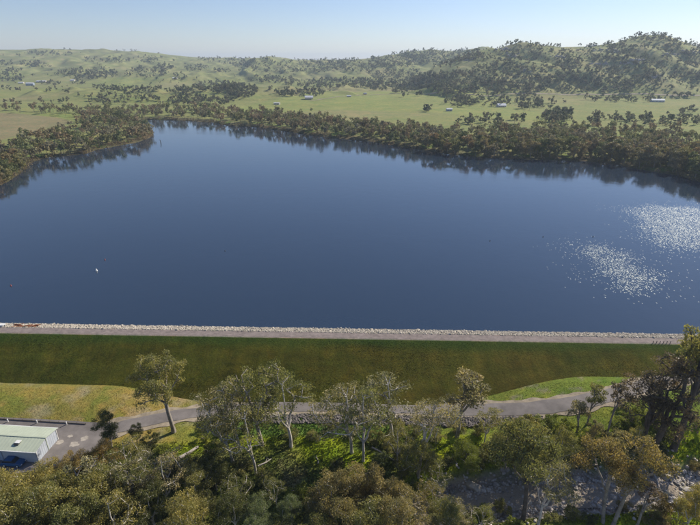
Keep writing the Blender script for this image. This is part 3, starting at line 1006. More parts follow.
for grp_, lab, L in SHR:
    L = sorted(L)
    seen_ = {}
    GA = ground_at([q_[0] for q_ in L], [q_[1] for q_ in L])
    for i, (bx_, by_, col, s) in enumerate(L):
        gx, gy, gz = GA[0][i:i + 1], GA[1][i:i + 1], GA[2][i:i + 1]
        k_ = seen_.get(col, 0); seen_[col] = k_ + 1
        t = thing('shrub', COLN[col] + ' ' + lab + (', ' + ORD[k_] if sum(1 for q_ in L if q_[2] == col) > 1 else ''), 'shrub', (float(gx[0]), float(gy[0]), float(gz[0]) - .1), rnd.uniform(0, 6.28), grp_)
        s = s * rnd.uniform(.75, 1.15); t.scale = (s, s, s * rnd.uniform(.8, 1.1))
        a_, c_ = SHRUB_M[i % 4]
        link('stem', a_, None, t)
        o = link('foliage', c_, None, t); o.color = (*col, 1)


# ------------------------------------------------------------------ woods along the lake shore
rng = np.random.default_rng(77)


def poly_px_points(poly, n, z=3.0):
    """n ground points spread evenly over the picture area poly"""
    P = [(float(a), float(b)) for a, b in poly]
    x0, x1 = min(p[0] for p in P), max(p[0] for p in P); y0, y1 = min(p[1] for p in P), max(p[1] for p in P)
    out = []
    while sum(len(o) for o in out) < n:
        X = rng.uniform(x0, x1, n * 3); Y = rng.uniform(y0, y1, n * 3)
        k = inside(X, Y, P)
        out.append(np.stack([X[k], Y[k]], 1))
    return np.concatenate(out)[:n]


belts = [
    # label, group, polygon of tree feet in the picture, number
    ('brown grey gum in the woodland lining the lake\'s left shore', 'gums lining the left shore of the lake',
     [(-10, 186), (2, 178), (20, 168), (30, 160), (60, 154), (95, 148), (138, 140), (150, 134), (146, 126), (120, 128), (100, 131), (60, 136), (30, 142), (0, 150), (-60, 165), (-90, 205), (-40, 195)], 240),
    ('gum in the wooded point where the left shore bends away', 'gums on the wooded point beyond the left shore',
     [(146, 126), (140, 120), (150, 118), (212, 121), (238, 125), (246, 116), (220, 110), (160, 108), (120, 112), (90, 118), (76, 122), (90, 131), (120, 128)], 260),
    ('gum in the thin tree row behind the brown paddock', 'gums in the row behind the brown paddock on the left',
     [(-30, 111), (0, 112), (35, 114), (75, 120), (110, 114), (112, 110), (60, 112), (0, 109), (-30, 108)], 60),
    ('grey green gum in the belt along the middle of the far shore', 'gums along the middle of the far shore',
     [(238, 125), (257, 126), (298, 132), (333, 137), (367, 140), (401, 146), (436, 151), (440, 137), (420, 132), (380, 129), (340, 125), (300, 118), (246, 114)], 460),
    ('grey green gum in the wide belt along the right of the far shore', 'gums along the right of the far shore',
     [(436, 151), (470, 156), (529, 158.5), (580, 160), (607, 162), (649, 169), (679, 174), (700, 180), (740, 192), (760, 160), (700, 140), (640, 133), (560, 133), (500, 132), (440, 135)], 640),
]
n_lk = len(lake_px) + 4 + 2
cand = []
for bi, (lab, grp_, poly, n_) in enumerate(belts):
    P = poly_px_points(poly, n_)
    x, y, z, ok = ground_at(P[:, 0], P[:, 1])
    if bi == 0:                          # gums crowd the bank itself
        q_ = LAKE[n_lk:-1]; m_ = rng.integers(0, len(q_) - 1, 150); u_ = rng.random(150)
        ex = np.array([q_[i_][0] * (1 - u) + q_[i_ + 1][0] * u for i_, u in zip(m_, u_)]) - rng.uniform(1, 8, 150)
        ey = np.array([q_[i_][1] * (1 - u) + q_[i_ + 1][1] * u for i_, u in zip(m_, u_)]) + rng.uniform(0, 5, 150)
        x = np.concatenate([x, ex]); y = np.concatenate([y, ey]); z = np.concatenate([z, Hh(ex, ey)])
    d = sdist(x, y, LAKE)
    # thin out so crowns keep their distance
    acc = []
    for i in np.argsort(y):
        if d[i] < 0.6:
            continue
        if all((x[i] - a[0]) ** 2 + (y[i] - a[1]) ** 2 > ((2.6 if bi == 0 else 3.1) + 0.0035 * y[i]) ** 2 for a in acc[-400:]):
            acc.append((x[i], y[i], z[i], bi))
    cand += acc
cand.sort(key=lambda c_: math.hypot(c_[0], c_[1]))
n_fg = len(FG) + sum(len(v[2]) for v in MASS.values() if v) + 1
NEARB = cand[:300 - n_fg]
REST = cand[300 - n_fg:]
BCOL = [(0.255, 0.215, 0.115), (0.235, 0.225, 0.100), (0.275, 0.210, 0.120), (0.190, 0.205, 0.090), (0.240, 0.215, 0.135)]
BNAME = ['brown', 'olive', 'reddish brown', 'dull green', 'grey brown']
for i, (x, y, z, bi) in enumerate(NEARB):
    H = rnd.uniform(8.5, 14.5) * (0.9 if bi < 3 else 1.08)
    ci_ = rnd.randrange(5); cc_ = BCOL[ci_]
    dl_ = float(sdist(np.array([x]), np.array([y]), LAKE)[0])
    row = 'in front rows' if dl_ < 9 else ('in middle rows' if dl_ < 32 else 'in back rows')
    px_ = float(project(x, y, z)[0])
    if bi in (0, 1, 2):
        place = ('left shore by the frame' if px_ < 22 else 'left shore below brown paddock' if px_ < 70 else 'left shore before wooded point') if bi == 0 else ('wooded point' if bi == 1 else 'row behind the brown paddock')
    else:
        place = 'middle of the far shore' if bi == 3 else ('far shore right of centre' if px_ < 560 else 'far shore above the glitter' if px_ < 640 else 'far shore at right edge')
        if bi == 4 and px_ < 520:
            place = 'far shore below the farmhouse'
    t = thing('gum_tree', ('tall ' if H > 13 else 'short ' if H < 10 else 'medium ') + BNAME[ci_] + ' gum ' + row + ', ' + place, 'tree', (x, y, z - .1), rnd.uniform(0, 6.28), belts[bi][1])
    s = H / 12; t.scale = (s * rnd.uniform(.85, 1.15), s * rnd.uniform(.85, 1.15), s)
    a_, c_ = FARP[i % 6]
    link('trunk', a_, None, t)
    o = link('crown', c_, None, t); o.color = (*cc_, 1)


def card_forest(name, X, Y, Z, Hs, cards, size, cols, label, cat, seed=0, wide=0.42, flat=0.62):
    """many far trees in one mesh: irregular crowns of leaf cards on thin trunks"""
    r = np.random.default_rng(seed)
    n = len(X); Hs = np.asarray(Hs)
    nl_ = 5
    lob = r.normal(size=(n, nl_, 3)) * np.array([.5, .5, .40]); 
    ti = np.repeat(np.arange(n), cards); N = len(ti)
    li = r.integers(0, nl_, N)
    d = r.normal(size=(N, 3)); d /= np.linalg.norm(d, axis=1)[:, None]
    R_ = Hs * wide
    c = lob[ti, li] * R_[ti, None] + d * (0.42 * R_[ti] * r.random(N) ** .4)[:, None]
    c[:, 2] = c[:, 2] * 1.0 + Hs[ti] * flat
    lowlim = Hs[ti] * 0.2
    c[:, 2] = np.clip(c[:, 2], lowlim, None)
    P = np.stack([X[ti], Y[ti], Z[ti]], 1) + c
    ax = r.normal(size=(N, 3)); ax /= np.linalg.norm(ax, axis=1)[:, None]
    bx = np.cross(ax, r.normal(size=(N, 3))); bx /= np.linalg.norm(bx, axis=1)[:, None]
    s = (size * (0.6 + 0.8 * r.random(N)) * Hs[ti] / 10)[:, None]
    Vv = np.stack([P - ax * s * .5, P + bx * s * .36, P + ax * s * .5, P - bx * s * .36], 1).reshape(-1, 3)
    F = np.arange(N * 4).reshape(-1, 4)
    # trunks
    tb = []
    for k in range(3):
        a_ = 2.1 * k
        tb.append(np.stack([X + math.cos(a_) * .22, Y + math.sin(a_) * .22, Z - .5], 1))
    for k in range(3):
        a_ = 2.1 * k
        tb.append(np.stack([X + math.cos(a_) * .12, Y + math.sin(a_) * .12, Z + Hs * .6], 1))
    TV = np.stack(tb, 1).reshape(-1, 3)
    o0 = len(Vv); b0 = o0 + np.arange(n) * 6
    TF = np.concatenate([np.stack([b0 + k, b0 + (k + 1) % 3, b0 + 3 + (k + 1) % 3, b0 + 3 + k], 1) for k in range(3)])
    me = mesh_np(name, np.concatenate([Vv, TV]), [F, TF])
    cols = np.array(cols)
    tc_ = cols[r.integers(0, len(cols), n)] * (0.8 + 0.4 * r.random((n, 1)))
    lc = tc_[ti] * (0.75 + 0.5 * r.random((N, 1)))
    A = np.concatenate([np.repeat(lc, 4, 0), np.tile([[0.17, .14, .12]], (n * 6, 1))])
    vattr(me, 'Col', np.concatenate([A, np.ones((len(A), 1))], 1), 'FLOAT_COLOR')
    o = link(name, me, M['card'])
    tag(o, label, cat, kind='stuff')
    return o


m, t, n, l, b = new_mat('far crowns')
a_ = n.new('ShaderNodeAttribute'); a_.attribute_name = 'Col'
l.new(a_.outputs['Color'], b.inputs['Base Color']); b.inputs['Roughness'].default_value = .8; b.inputs['Specular IOR Level'].default_value = .15
tr = n.new('ShaderNodeBsdfTranslucent'); l.new(a_.outputs['Color'], tr.inputs['Color'])
mx = n.new('ShaderNodeMixShader'); mx.inputs[0].default_value = .25; l.new(b.outputs[0], mx.inputs[1]); l.new(tr.outputs[0], mx.inputs[2])
l.new(mx.outputs[0], n['Material Output'].inputs['Surface'])
M['card'] = m

R_ = np.array(REST)
card_forest('shore_woodland', R_[:, 0], R_[:, 1], R_[:, 2], rng.uniform(8, 14, len(R_)), 200, 1.15, BCOL, 'grey green woodland filling the deeper parts of the far shore belt', 'woodland', 3)

# scrub and reeds fringing the water line
fr = []
for (x0, y0), (x1, y1) in zip(LAKE[:20], LAKE[1:21]):
    Ls = math.hypot(x1 - x0, y1 - y0)
    for k in range(int(Ls / 1.5)):
        u = rng.random(); off = rng.uniform(-1.0, 7)
        fr.append((x0 + (x1 - x0) * u, y0 + (y1 - y0) * u + off))
n2_ = len(lake_px) + 4
for (x0, y0), (x1, y1) in zip(LAKE[n2_:-1], LAKE[n2_ + 1:]):
    Ls = math.hypot(x1 - x0, y1 - y0)
    nx, ny = -(y1 - y0) / Ls, (x1 - x0) / Ls
    for k in range(int(Ls / 0.9)):
        u = rng.random(); off = rng.uniform(-1.2, 6)
        fr.append((x0 + (x1 - x0) * u + nx * off, y0 + (y1 - y0) * u + ny * off))
fr = np.array(fr)
dd_ = sdist(fr[:, 0], fr[:, 1], LAKE); fr = fr[(dd_ > -1.6) & (dd_ < 9)]
card_forest('shore_scrub', fr[:, 0], fr[:, 1], Hh(fr[:, 0], fr[:, 1]), rng.uniform(1.4, 4.6, len(fr)), 40, 1.4, [(0.26, .19, .10), (.20, .17, .07), (.29, .22, .12)],
            'brown scrub and reeds fringing the water line', 'scrub', 4, wide=.5, flat=.4)

# ------------------------------------------------------------------ trees over the fields and hills
CL = [  # px, py, rx, ry, number
    (7, 64, 10, 2, 10), (31, 64, 10, 3, 22), (45, 66, 6, 2, 6), (50, 54, 20, 2, 26), (91, 60, 5, 3, 8), (116, 60, 13, 3, 26), (88, 74, 28, 5, 90), (10, 79, 14, 3, 26), (10, 72, 12, 3, 16),
    (51, 84, 8, 2, 10), (79, 83, 6, 2, 8), (103, 89, 5, 4, 7), (137, 91, 26, 3, 26), (147, 73, 20, 4, 38), (147, 60, 10, 3, 18), (165, 67, 8, 3, 16), (195, 68, 12, 3, 20), (223, 71, 8, 2, 12),
    (182, 92, 12, 3, 18), (220, 88, 24, 5, 80), (178, 77, 8, 3, 10), (209, 59, 10, 3, 18), (236, 62, 8, 3, 14), (92, 48, 18, 1, 22), (41, 46, 4, 1, 2), (125, 50, 12, 2, 10),
    (241, 92, 14, 6, 60), (271, 80, 22, 3, 34), (271, 90, 1.5, 1, 1), (300, 94, 22, 3, 40), (340, 84, 50, 4, 110), (290, 66, 50, 7, 120), (400, 82, 36, 10, 160), (360, 66, 40, 6, 110), (440, 56, 36, 7, 170), (400, 60, 26, 7, 90),
    (427, 111, 2, 1, 3), (461, 103, 14, 4, 26), (450, 84, 30, 10, 120), (240, 60, 30, 5, 40), (330, 62, 20, 3, 30),
    (486, 66, 12, 16, 60), (560, 86, 78, 6, 210), (520, 84, 44, 8, 110), (568, 69, 12, 12, 70), (613, 55, 24, 8, 60), (640, 76, 58, 7, 120), (622, 38, 36, 5, 110), (655, 36, 22, 4, 60), (682, 46, 20, 8, 60),
    (520, 50, 30, 4, 30), (500, 72, 20, 10, 50), (570, 52, 50, 8, 50), (540, 64, 50, 12, 60), (600, 66, 70, 14, 80),
    (620, 100, 34, 3, 44), (530, 103, 13, 7, 46), (557, 117, 14, 6, 60), (495, 102, 16, 5, 32), (552, 103, 3, 2, 4), (565, 102, 2, 1, 2), (680, 97, 12, 2, 10), (612, 92, 40, 2, 16), (680, 112, 14, 2, 6), (600, 122, 60, 4, 30),
    (69, 94, 1.5, .6, 1), (80, 96, 2, .6, 1), (60, 104, 60, 1, 6), (670, 122, 40, 5, 40), (500, 122, 40, 3, 24), (120, 100, 40, 4, 22), (200, 102, 30, 4, 40), (690, 70, 14, 14, 30), (650, 60, 40, 12, 34),
    (-60, 70, 50, 14, 120), (780, 70, 60, 20, 200), (-60, 95, 40, 6, 40), (780, 110, 60, 8, 60),
]
PXs = []; PYs = []
for (cx_, cy_, rx_, ry_, n_) in CL:
    k_ = int(n_ * (2.3 if cx_ < 480 else .8 if cy_ < 92 else 1.2)) + (1 if n_ < 4 else 0)
    a_ = rng.random(k_) * 6.283; r_ = np.sqrt(rng.random(k_)) * 1.15
    PXs.append(cx_ + np.cos(a_) * r_ * rx_); PYs.append(cy_ + np.sin(a_) * r_ * ry_)
PXs.append(rng.uniform(-40, 740, 420)); PYs.append(rng.uniform(49, 92, 420))       # strays
PXs.append(rng.uniform(480, 740, 160)); PYs.append(rng.uniform(44, 92, 160))
PXs = np.concatenate(PXs); PYs = np.concatenate(PYs)
hx, hy, hz, ok = ground_at(PXs, PYs)
# trees that follow the gullies of the steep hill
qy = rng.uniform(980, 1540, 16000); qx = rng.uniform(.10, 1.0, 16000) * qy
gm = sm(0.02, 0.32, fbm(qx / 48 + qy / 160, qy / 85, 301, 4)) * sm(0, 1, rng.random(16000) * 1.6)
kk = rng.random(16000) < gm * 0.20 * (1 + (qy > 1440))
hx = np.concatenate([hx, qx[kk]]); hy = np.concatenate([hy, qy[kk]]); hz = np.concatenate([hz, Hh(qx[kk], qy[kk])]); ok = np.concatenate([ok, np.ones(kk.sum(), bool)])
ok &= (hy > 560) & (hy < 5000)
hx, hy, hz = hx[ok], hy[ok], hz[ok]
Hs = 4.5 + 9.5 * rng.random(len(hx)) ** 1.4 * np.clip(0.75 + hy / 6000, .7, 1.25)
# single pasture trees one can tell apart stay things of their own: big ones
card_forest('hillside_trees', hx, hy, hz, Hs, 84, 1.9, [(.15, .16, .085), (.17, .165, .095), (.19, .17, .105), (.13, .145, .08)],
            'scattered dark gums and thickets over the far pastures and hills', 'trees', 9, wide=.42, flat=.52)


# ------------------------------------------------------------------ rocks
ICO = None


def rock_proto(r, flat=0.7):
    import bmesh
    bm = bmesh.new(); bmesh.ops.create_icosphere(bm, subdivisions=1, radius=1.0)
    vs = np.array([v.co[:] for v in bm.verts]); fs = np.array([[v.index for v in f.verts] for f in bm.faces]); bm.free()
    vs = vs * (0.72 + 0.45 * r.random((len(vs), 1)))
    vs[:, 2] *= flat
    return vs, fs


def rocks(name, P, size, mat, label, seed=0, cat='rocks', parent=None):
    r = np.random.default_rng(seed)
    protos = [rock_proto(r) for _ in range(10)]
    V = []; F = []; n0 = 0
    P = np.asarray(P); size = np.asarray(size)
    for k, (vs, fs) in enumerate(protos):
        sel = np.arange(k, len(P), 10)
        if not len(sel):
            continue
        a = r.random(len(sel)) * 6.283; ca, sa = np.cos(a), np.sin(a)
        sc = size[sel][:, None] * (0.75 + 0.5 * r.random((len(sel), 3)))
        v = vs[None] * sc[:, None, :]
        x = v[..., 0] * ca[:, None] - v[..., 1] * sa[:, None]; y = v[..., 0] * sa[:, None] + v[..., 1] * ca[:, None]
        v = np.stack([x, y, v[..., 2]], -1) + P[sel][:, None, :]
        V.append(v.reshape(-1, 3)); F.append((fs[None] + (np.arange(len(sel)) * len(vs))[:, None, None] + n0).reshape(-1, 3)); n0 += len(sel) * len(vs)
    me = mesh_np(name, np.concatenate(V), [np.concatenate(F)])
    o = link(name, me, mat)
    if label:
        tag(o, label, cat, kind='stuff')
    return o


r = np.random.default_rng(11)
n = 21000
x = r.uniform(-140, 130, n); off = r.uniform(2.95, 8.0 + r.normal(size=n) * .15, n)
z = np.interp(off, [2.9, 3.1, 5.3, 7.5, 12], [1.5, 1.42, 0.68, -.04, -1.2])
rocks('riprap', np.stack([x, crest_y(x) + off, z + .05], 1), r.uniform(.10, .27, n) ** 1.0 * np.where(r.random(n) < .04, 1.8, 1), M['rock_pale'], 'pale riprap stones along the water side of the dam crest', 1)
# rock edging below the road
gx, gy, gz, _ = ground_at(*zip(*[(222, 417), (260, 416), (300, 414.5), (350, 415), (400, 416), (450, 417), (500, 417), (540, 416)]))
Q = smooth_path(list(zip(gx, gy)), 400)
k = r.integers(0, 400, 2600); w = np.clip(np.sin(k / 400 * math.pi) * 1.7, .35, 1)
px_ = Q[k, 0] + r.normal(size=2600) * .2; py_ = Q[k, 1] - 0.1 - r.random(2600) * 3.0 * w
rocks('roadside_rocks', np.stack([px_, py_, Hh(px_, py_) + .12], 1), r.uniform(.14, .42, 2600), M['rock_road'], 'band of dark broken rocks edging the lower side of the road', 2)
# creek bed
k = r.integers(0, 80, 5200); off = r.normal(size=5200) * 3.4
off = np.where((np.abs(off) < 1.6) & (r.random(5200) < .85), np.sign(off) * (1.6 + r.random(5200) * 2.6), off)
cx = CQ[k, 0] + Nn[k, 0] * off + r.normal(size=5200) * .5; cy = CQ[k, 1] + Nn[k, 1] * off + r.normal(size=5200) * .3
ok = (np.abs(off) < 7.5) & (cx > 14)
cx, cy = cx[ok], cy[ok]
rocks('creek_rocks', np.stack([cx, cy, Hh(cx, cy) + .1], 1), r.uniform(.12, .42, len(cx)), M['rock_grey'], 'tumbled grey rocks lining the creek bed', 3)
BL = [(474, 487, 1.5, 'pale flat boulder at the left end of the creek rocks'), (505, 470, .9, 'grey boulder beside the upper left of the creek rocks'), (540, 492, 1.0, 'grey boulder at the left tip of the creek pool'),
      (575, 480, 1.1, 'boulder on the upper edge of the creek pool, left of the rust gums'), (640, 489, 1.3, 'dark flat boulder in the creek beside the sunlit water'), (652, 484, 1.0, 'dark boulder right above the sunlit creek water'),
      (622, 478, .9, 'boulder on the far creek bank just right of the rust gums'), (668, 478, 1.1, 'boulder beside the pale log crossing the creek'), (690, 492, 1.2, 'boulder in the creek close to the right edge of the photo'),
      (596, 500, .8, 'boulder on the near side of the creek below the pool'), (528, 503, .9, 'pale boulder on the near bank left of the thin leaning gum'), (612, 497, .9, 'boulder in the pool between the two rust gum trunks')]
import bmesh
for i, (bx_, by_, sz, lab) in enumerate(BL):
    gx, gy, gz, _ = ground_at(bx_, by_)
    bm = bmesh.new(); bmesh.ops.create_icosphere(bm, subdivisions=3, radius=1.0)
    rr_ = random.Random(i)
    pl = [(Vector((rr_.gauss(0, 1), rr_.gauss(0, 1), rr_.gauss(0, .8))).normalized(), rr_.uniform(.55, .85)) for _ in range(9)]
    for v in bm.verts:
        for nn_, dd in pl:
            e = v.co.dot(nn_) - dd
            if e > 0:
                v.co -= nn_ * e * .9
        v.co = Vector((v.co.x * sz * 1.2, v.co.y * sz * .8, v.co.z * sz * .55))
    me = bpy.data.meshes.new('boulder'); bm.to_mesh(me); bm.free()
    o = link('boulder', me, M['rock_pale'] if 'pale' in lab else M['rock_grey'], None, (float(gx[0]), float(gy[0]), float(gz[0]) + .12 * sz), rr_.uniform(0, 6))
    tag(o, lab, 'boulder', 'boulders in the creek')
# granite on the hill
OC = [(600, 49, 16, 2), (612, 52, 12, 1.5), (590, 46, 10, 1), (640, 60, 12, 2), (628, 63, 10, 1.5), (668, 55, 14, 2), (504, 49, 8, 1.5), (512, 56, 6, 3), (560, 57, 10, 2), (690, 52, 8, 1.5), (526, 70, 5, 3), (598, 64, 9, 1), (655, 76, 9, 2), (470, 60, 6, 2)]
PX_ = []; PY_ = []
for a, b_, c_, d_ in OC:
    PX_.append(a + r.normal(size=26) * c_ * .5); PY_.append(b_ + r.normal(size=26) * d_ * .5)
gx, gy, gz, ok = ground_at(np.concatenate(PX_), np.concatenate(PY_))
ok &= gy < 2500
rocks('granite_outcrops', np.stack([gx[ok], gy[ok], gz[ok] - .3], 1), r.uniform(1.0, 5.0, ok.sum()), M['rock_hill'], 'grey granite outcrops on the steep right hand hill', 5)

# ------------------------------------------------------------------ fallen timber


def log_thing(name, lab, p0, p1, r0, r1, mat, branches=()):
    a = Vector((p0[0], p0[1], H1(*p0[:2]) + r0 * .8)); b_ = Vector((p1[0], p1[1], H1(*p1[:2]) + r1 * .8))
    t = thing(name, lab, 'log', tuple(a))
    d = b_ - a; mb = MB(); prev = Vector((0, 0, 0)); nseg = 6
    for i in range(1, nseg + 1):
        u = i / nseg
        q = d * u + Vector((math.sin(u * 5) * .12, math.cos(u * 4) * .12 - .12, abs(math.sin(u * 6)) * .08))
        mb.cyl(prev, q, r0 + (r1 - r0) * (u - 1 / nseg), r0 + (r1 - r0) * u, 9); prev = q
    mb.build('trunk', mat, t)
    for u, dx, dy, dz_, rr_ in branches:
        m2 = MB(); p = d * u; m2.cyl(p, p + Vector((dx, dy, dz_)) * .6, rr_, rr_ * .7, 6); m2.cyl(p + Vector((dx, dy, dz_)) * .6, p + Vector((dx * 1.3, dy, dz_ * .9)), rr_ * .7, rr_ * .3, 6)
        m2.build('branch', mat, t)
    return t


def g(px, py):
    a = ground_at(px, py); return (float(a[0][0]), float(a[1][0]))


log_thing('fallen_log', 'thick pale fallen log lying across the bright grass right of the lone gum', g(177, 461), g(199, 447), .42, .26, M['deadwood'], [(.7, .9, .8, .5, .10)])
log_thing('fallen_log', 'thin bleached branch lying on the tawny grass near the forked gum', g(258, 467), g(273, 458), .2, .08, M['deadwood'], [(.5, .2, .9, .3, .06), (.75, -.8, .6, .4, .05)])
log_thing('fallen_log', 'small white branch lying in the middle of the bright green clearing', g(318, 464), g(317, 455), .12, .05, M['deadwood'], [(.5, -.6, .5, .3, .05)])
log_thing('fallen_log', 'bleached slender trunk fallen across the creek by the sunlit water', g(651, 471), g(665, 503), .26, .13, M['deadwood'], [(.3, 1.0, .2, .6, .08), (.6, -.9, .4, .5, .07)])
log_thing('fallen_log', 'weathered trunk lying in the understorey below the lower left canopy', g(372, 448), g(398, 462), .2, .1, M['deadwood'], [(.5, .7, .5, .4, .05)])

# ------------------------------------------------------------------ shed and yard
M['roof_green'] = grain_mat('pale green roof steel', (0.46, 0.50, 0.38), .9, 1.08, .5, .5, .1, 3, .01)
M['wall_steel'] = grain_mat('pale wall steel', (0.40, 0.43, 0.48), .9, 1.08, .6, .55, .1, 3, .01)
M['white'] = grain_mat('white paint', (0.75, 0.74, 0.71), .85, 1.08, 1.5, .6, .1)
M['dark_metal'] = grain_mat('dark metal', (0.06, 0.06, 0.065), .8, 1.2, 2, .5, .1)
M['glass'] = grain_mat('window glass', (0.03, 0.04, 0.05), .8, 1.2, .5, .08, 0)
M['blue_paint'] = grain_mat('blue car paint', (0.03, 0.10, 0.22), .95, 1.05, 2, .25, 0)
M['tyre'] = grain_mat('tyre rubber', (0.03, 0.03, 0.03), .8, 1.2, 3, .9, .2)
M['timber'] = grain_mat('grey timber', (0.13, 0.11, 0.09), .6, 1.4, 3, .9, .3)
M['rust'] = grain_mat('rust brown timber', (0.40, 0.17, 0.08), .6, 1.3, 1.5, .9, .3)
M['pale_roof'] = grain_mat('pale roof steel', (0.66, 0.66, 0.66), .85, 1.1, .4, .5, .1)
M['blue_roof'] = grain_mat('grey blue roof steel', (0.30, 0.36, 0.44), .85, 1.1, .4, .5, .1)
M['house_wall'] = grain_mat('cream wall', (0.52, 0.47, 0.40), .85, 1.1, .5, .8, .1)

SX, SY, SROT = -63.6, 76.2, math.radians(-4.5)
gz0 = -5.55
shed = thing('machinery_shed', 'long machinery shed with pale green low gabled roof at the lower left', 'shed', (SX, SY, gz0), SROT)
LEN, WID, EH, RH = 30.0, 6.5, 2.9, 0.55       # local: x from -LEN to 0, y from 0 to WID


def corr(mb, x0, x1, y, z0, z1, face, pitch=.30, dep=.035):
    """corrugated wall sheet along x"""
    n_ = int((x1 - x0) / pitch)
    vs = []; fs = []
    for i in range(n_ + 1):
        X = x0 + (x1 - x0) * i / n_
        o_ = dep * (i % 2) * face
        vs += [(X, y + o_, z0), (X, y + o_, z1)]
    for i in range(n_):
        fs.append((2 * i, 2 * i + 2, 2 * i + 3, 2 * i + 1))
    mb.add(vs, fs)


mb = MB(); corr(mb, -LEN, 0, 0, 0, EH, -1); mb.build('wall', M['wall_steel'], shed)
mb = MB(); corr(mb, -LEN, 0, WID, 0, EH, 1); mb.build('wall', M['wall_steel'], shed)
for xg, fc in ((0, 1), (-LEN, -1)):
    n_ = 24; vs = []; fs = []
    for i in range(n_ + 1):
        Y = WID * i / n_; zt = EH + RH * (1 - abs(Y / WID * 2 - 1)) - .02
        o_ = .035 * (i % 2) * fc
        vs += [(xg + o_, Y, 0), (xg + o_, Y, zt)]
    for i in range(n_):
        fs.append((2 * i, 2 * i + 2, 2 * i + 3, 2 * i + 1))
    MB().add(vs, fs).build('end_wall', M['wall_steel'], shed)
for side in (0, 1):
    vs = []; fs = []; n_ = int((LEN + .6) / .25)
    for i in range(n_ + 1):
        X = -LEN - .3 + (LEN + .6) * i / n_
        o_ = .012 if i % 3 == 0 else 0
        ye, yr = (-.28, WID / 2) if side == 0 else (WID + .28, WID / 2)
        ze = EH - RH * .28 / (WID / 2)
        vs += [(X, ye, ze + .05 + o_), (X, yr, EH + RH + .05 + o_)]
    for i in range(n_):
        fs.append((2 * i, 2 * i + 2, 2 * i + 3, 2 * i + 1))
    MB().add(vs, fs).build('roof', M['roof_green'], shed)
MB().box(-LEN - .32, .32, WID / 2 - .18, WID / 2 + .18, EH + RH + .07, EH + RH + .13).build('ridge_cap', M['roof_green'], shed)
for ye in (-.42, WID + .28):
    MB().box(-LEN - .3, .3, ye, ye + .14, EH - .12, EH - .0).build('gutter', M['white'], shed)
MB().box(.06, .12, .05, .16, .05, EH).build('corner_flashing', M['white'], shed)
MB().box(.06, .12, WID - .16, WID - .05, .05, EH).build('corner_flashing', M['white'], shed)
d_ = MB().box(.05, .11, WID / 2 - .05, WID / 2 + .05, .05, EH + RH - .1).build('cover_strip', M['roof_green'], shed)
for xd in (-9.5, -17, -24.5):
    dr = MB().box(xd - 2.1, xd + 2.1, -.12, -.05, .05, 2.6).build('roller_door', M['blue_roof'], shed)
    for q_ in range(9):
        MB().box(xd - 2.05, xd + 2.05, -.15, -.121, .12 + q_ * .28, .2 + q_ * .28).build('slat', M['blue_roof'], dr)
vn = MB().box(-5.2, -4.3, 1.0, 1.9, EH + .2, EH + .55).build('roof_vent', M['dark_metal'], shed)
MB().box(-5.25, -4.25, 1.3, 2.1, EH + .56, EH + .64).build('cover', M['white'], vn)

# blue car beside the shed
cx_, cy_ = at(13, 461.5, -4.9)
car = thing('parked_car', 'blue car parked in the shade against the near side of the shed', 'car', (cx_, cy_, H1(cx_, cy_) + .2), SROT)
bodyp = [(-2.2, .35), (-2.15, .75), (-1.9, .92), (-.9, 1.0), (.95, .98), (1.9, .86), (2.2, .7), (2.25, .38), (1.85, .26), (-1.9, .26)]
MB().prism_y(bodyp[::-1], -.86, .86).build('body', M['blue_paint'], car, bevel=.06)
cab = MB().prism_y([(-1.85, .95), (-1.45, 1.42), (.35, 1.46), (1.0, .96)], -.74, .74).build('cabin', M['glass'], car, bevel=.05)
MB().prism_y([(-1.42, 1.43), (-1.3, 1.5), (.2, 1.53), (.34, 1.47)], -.70, .70).build('roof', M['blue_paint'], car, bevel=.02)
for sx in (-1.35, 1.4):
    for sy in (-.8, .8):
        w_ = MB().cyl((sx, sy - .1, .33), (sx, sy + .1, .33), .33, n=18).build('wheel', M['tyre'], car)
        MB().cyl((sx, sy - .115, .33), (sx, sy + .115, .33), .18, n=12).build('rim', M['white'], w_)
for sy in (-.62, .62):
    MB().box(2.2, 2.27, sy - .16, sy + .16, .58, .7).build('headlight', M['white'], car)
    MB().box(-2.22, -2.15, sy - .14, sy + .14, .62, .78).build('tail_light', M['rust'], car)

# timber rail along the yard, white markers
P0 = [at(px, 417.6 + (px + 40) * .052, -5.3) for px in range(-40, 95, 9)]
rail = thing('yard_rail', 'low dark timber rail between the yard and the grassed berm', 'fence', (P0[0][0], P0[0][1], H1(*P0[0]) + .1))
ox, oy, oz = rail.location
for i, (x, y) in enumerate(P0):
    zz = H1(x, y)
    MB().box(x - ox - .09, x - ox + .09, y - oy - .09, y - oy + .09, zz - oz - .3, zz - oz + .42).build('post', M['timber'], rail)
    if i:
        xa, ya = P0[i - 1]; za = H1(xa, ya)
        MB().cyl((xa - ox, ya - oy - .15, za - oz + .30), (x - ox, y - oy - .15, zz - oz + .30), .10, n=8).build('rail', M['timber'], rail)
for px, py, lab in ((8.5, 423, 'short white post on the far yard edge, nearest the left edge of the photo'), (37.5, 424, 'short white post on the far yard edge above the middle of the shed roof'), (67, 425.5, 'short white post on the far yard edge, right of the shed')):
    x, y = at(px, py, -5.5)
    t = thing('marker_post', lab, 'post', (x, y, H1(x, y) + .15), 0, 'white posts along the yard edge')
    MB().cyl((0, 0, 0), (0, 0, .75), .12, n=10).build('shaft', M['white'], t)
    MB().cyl((0, 0, .75), (0, 0, .82), .14, .08, n=10).build('cap', M['white'], t)
M['patch'] = grain_mat('pale concrete patch', (0.42, 0.37, 0.31), .7, 1.2, 1.2, .9, .2)
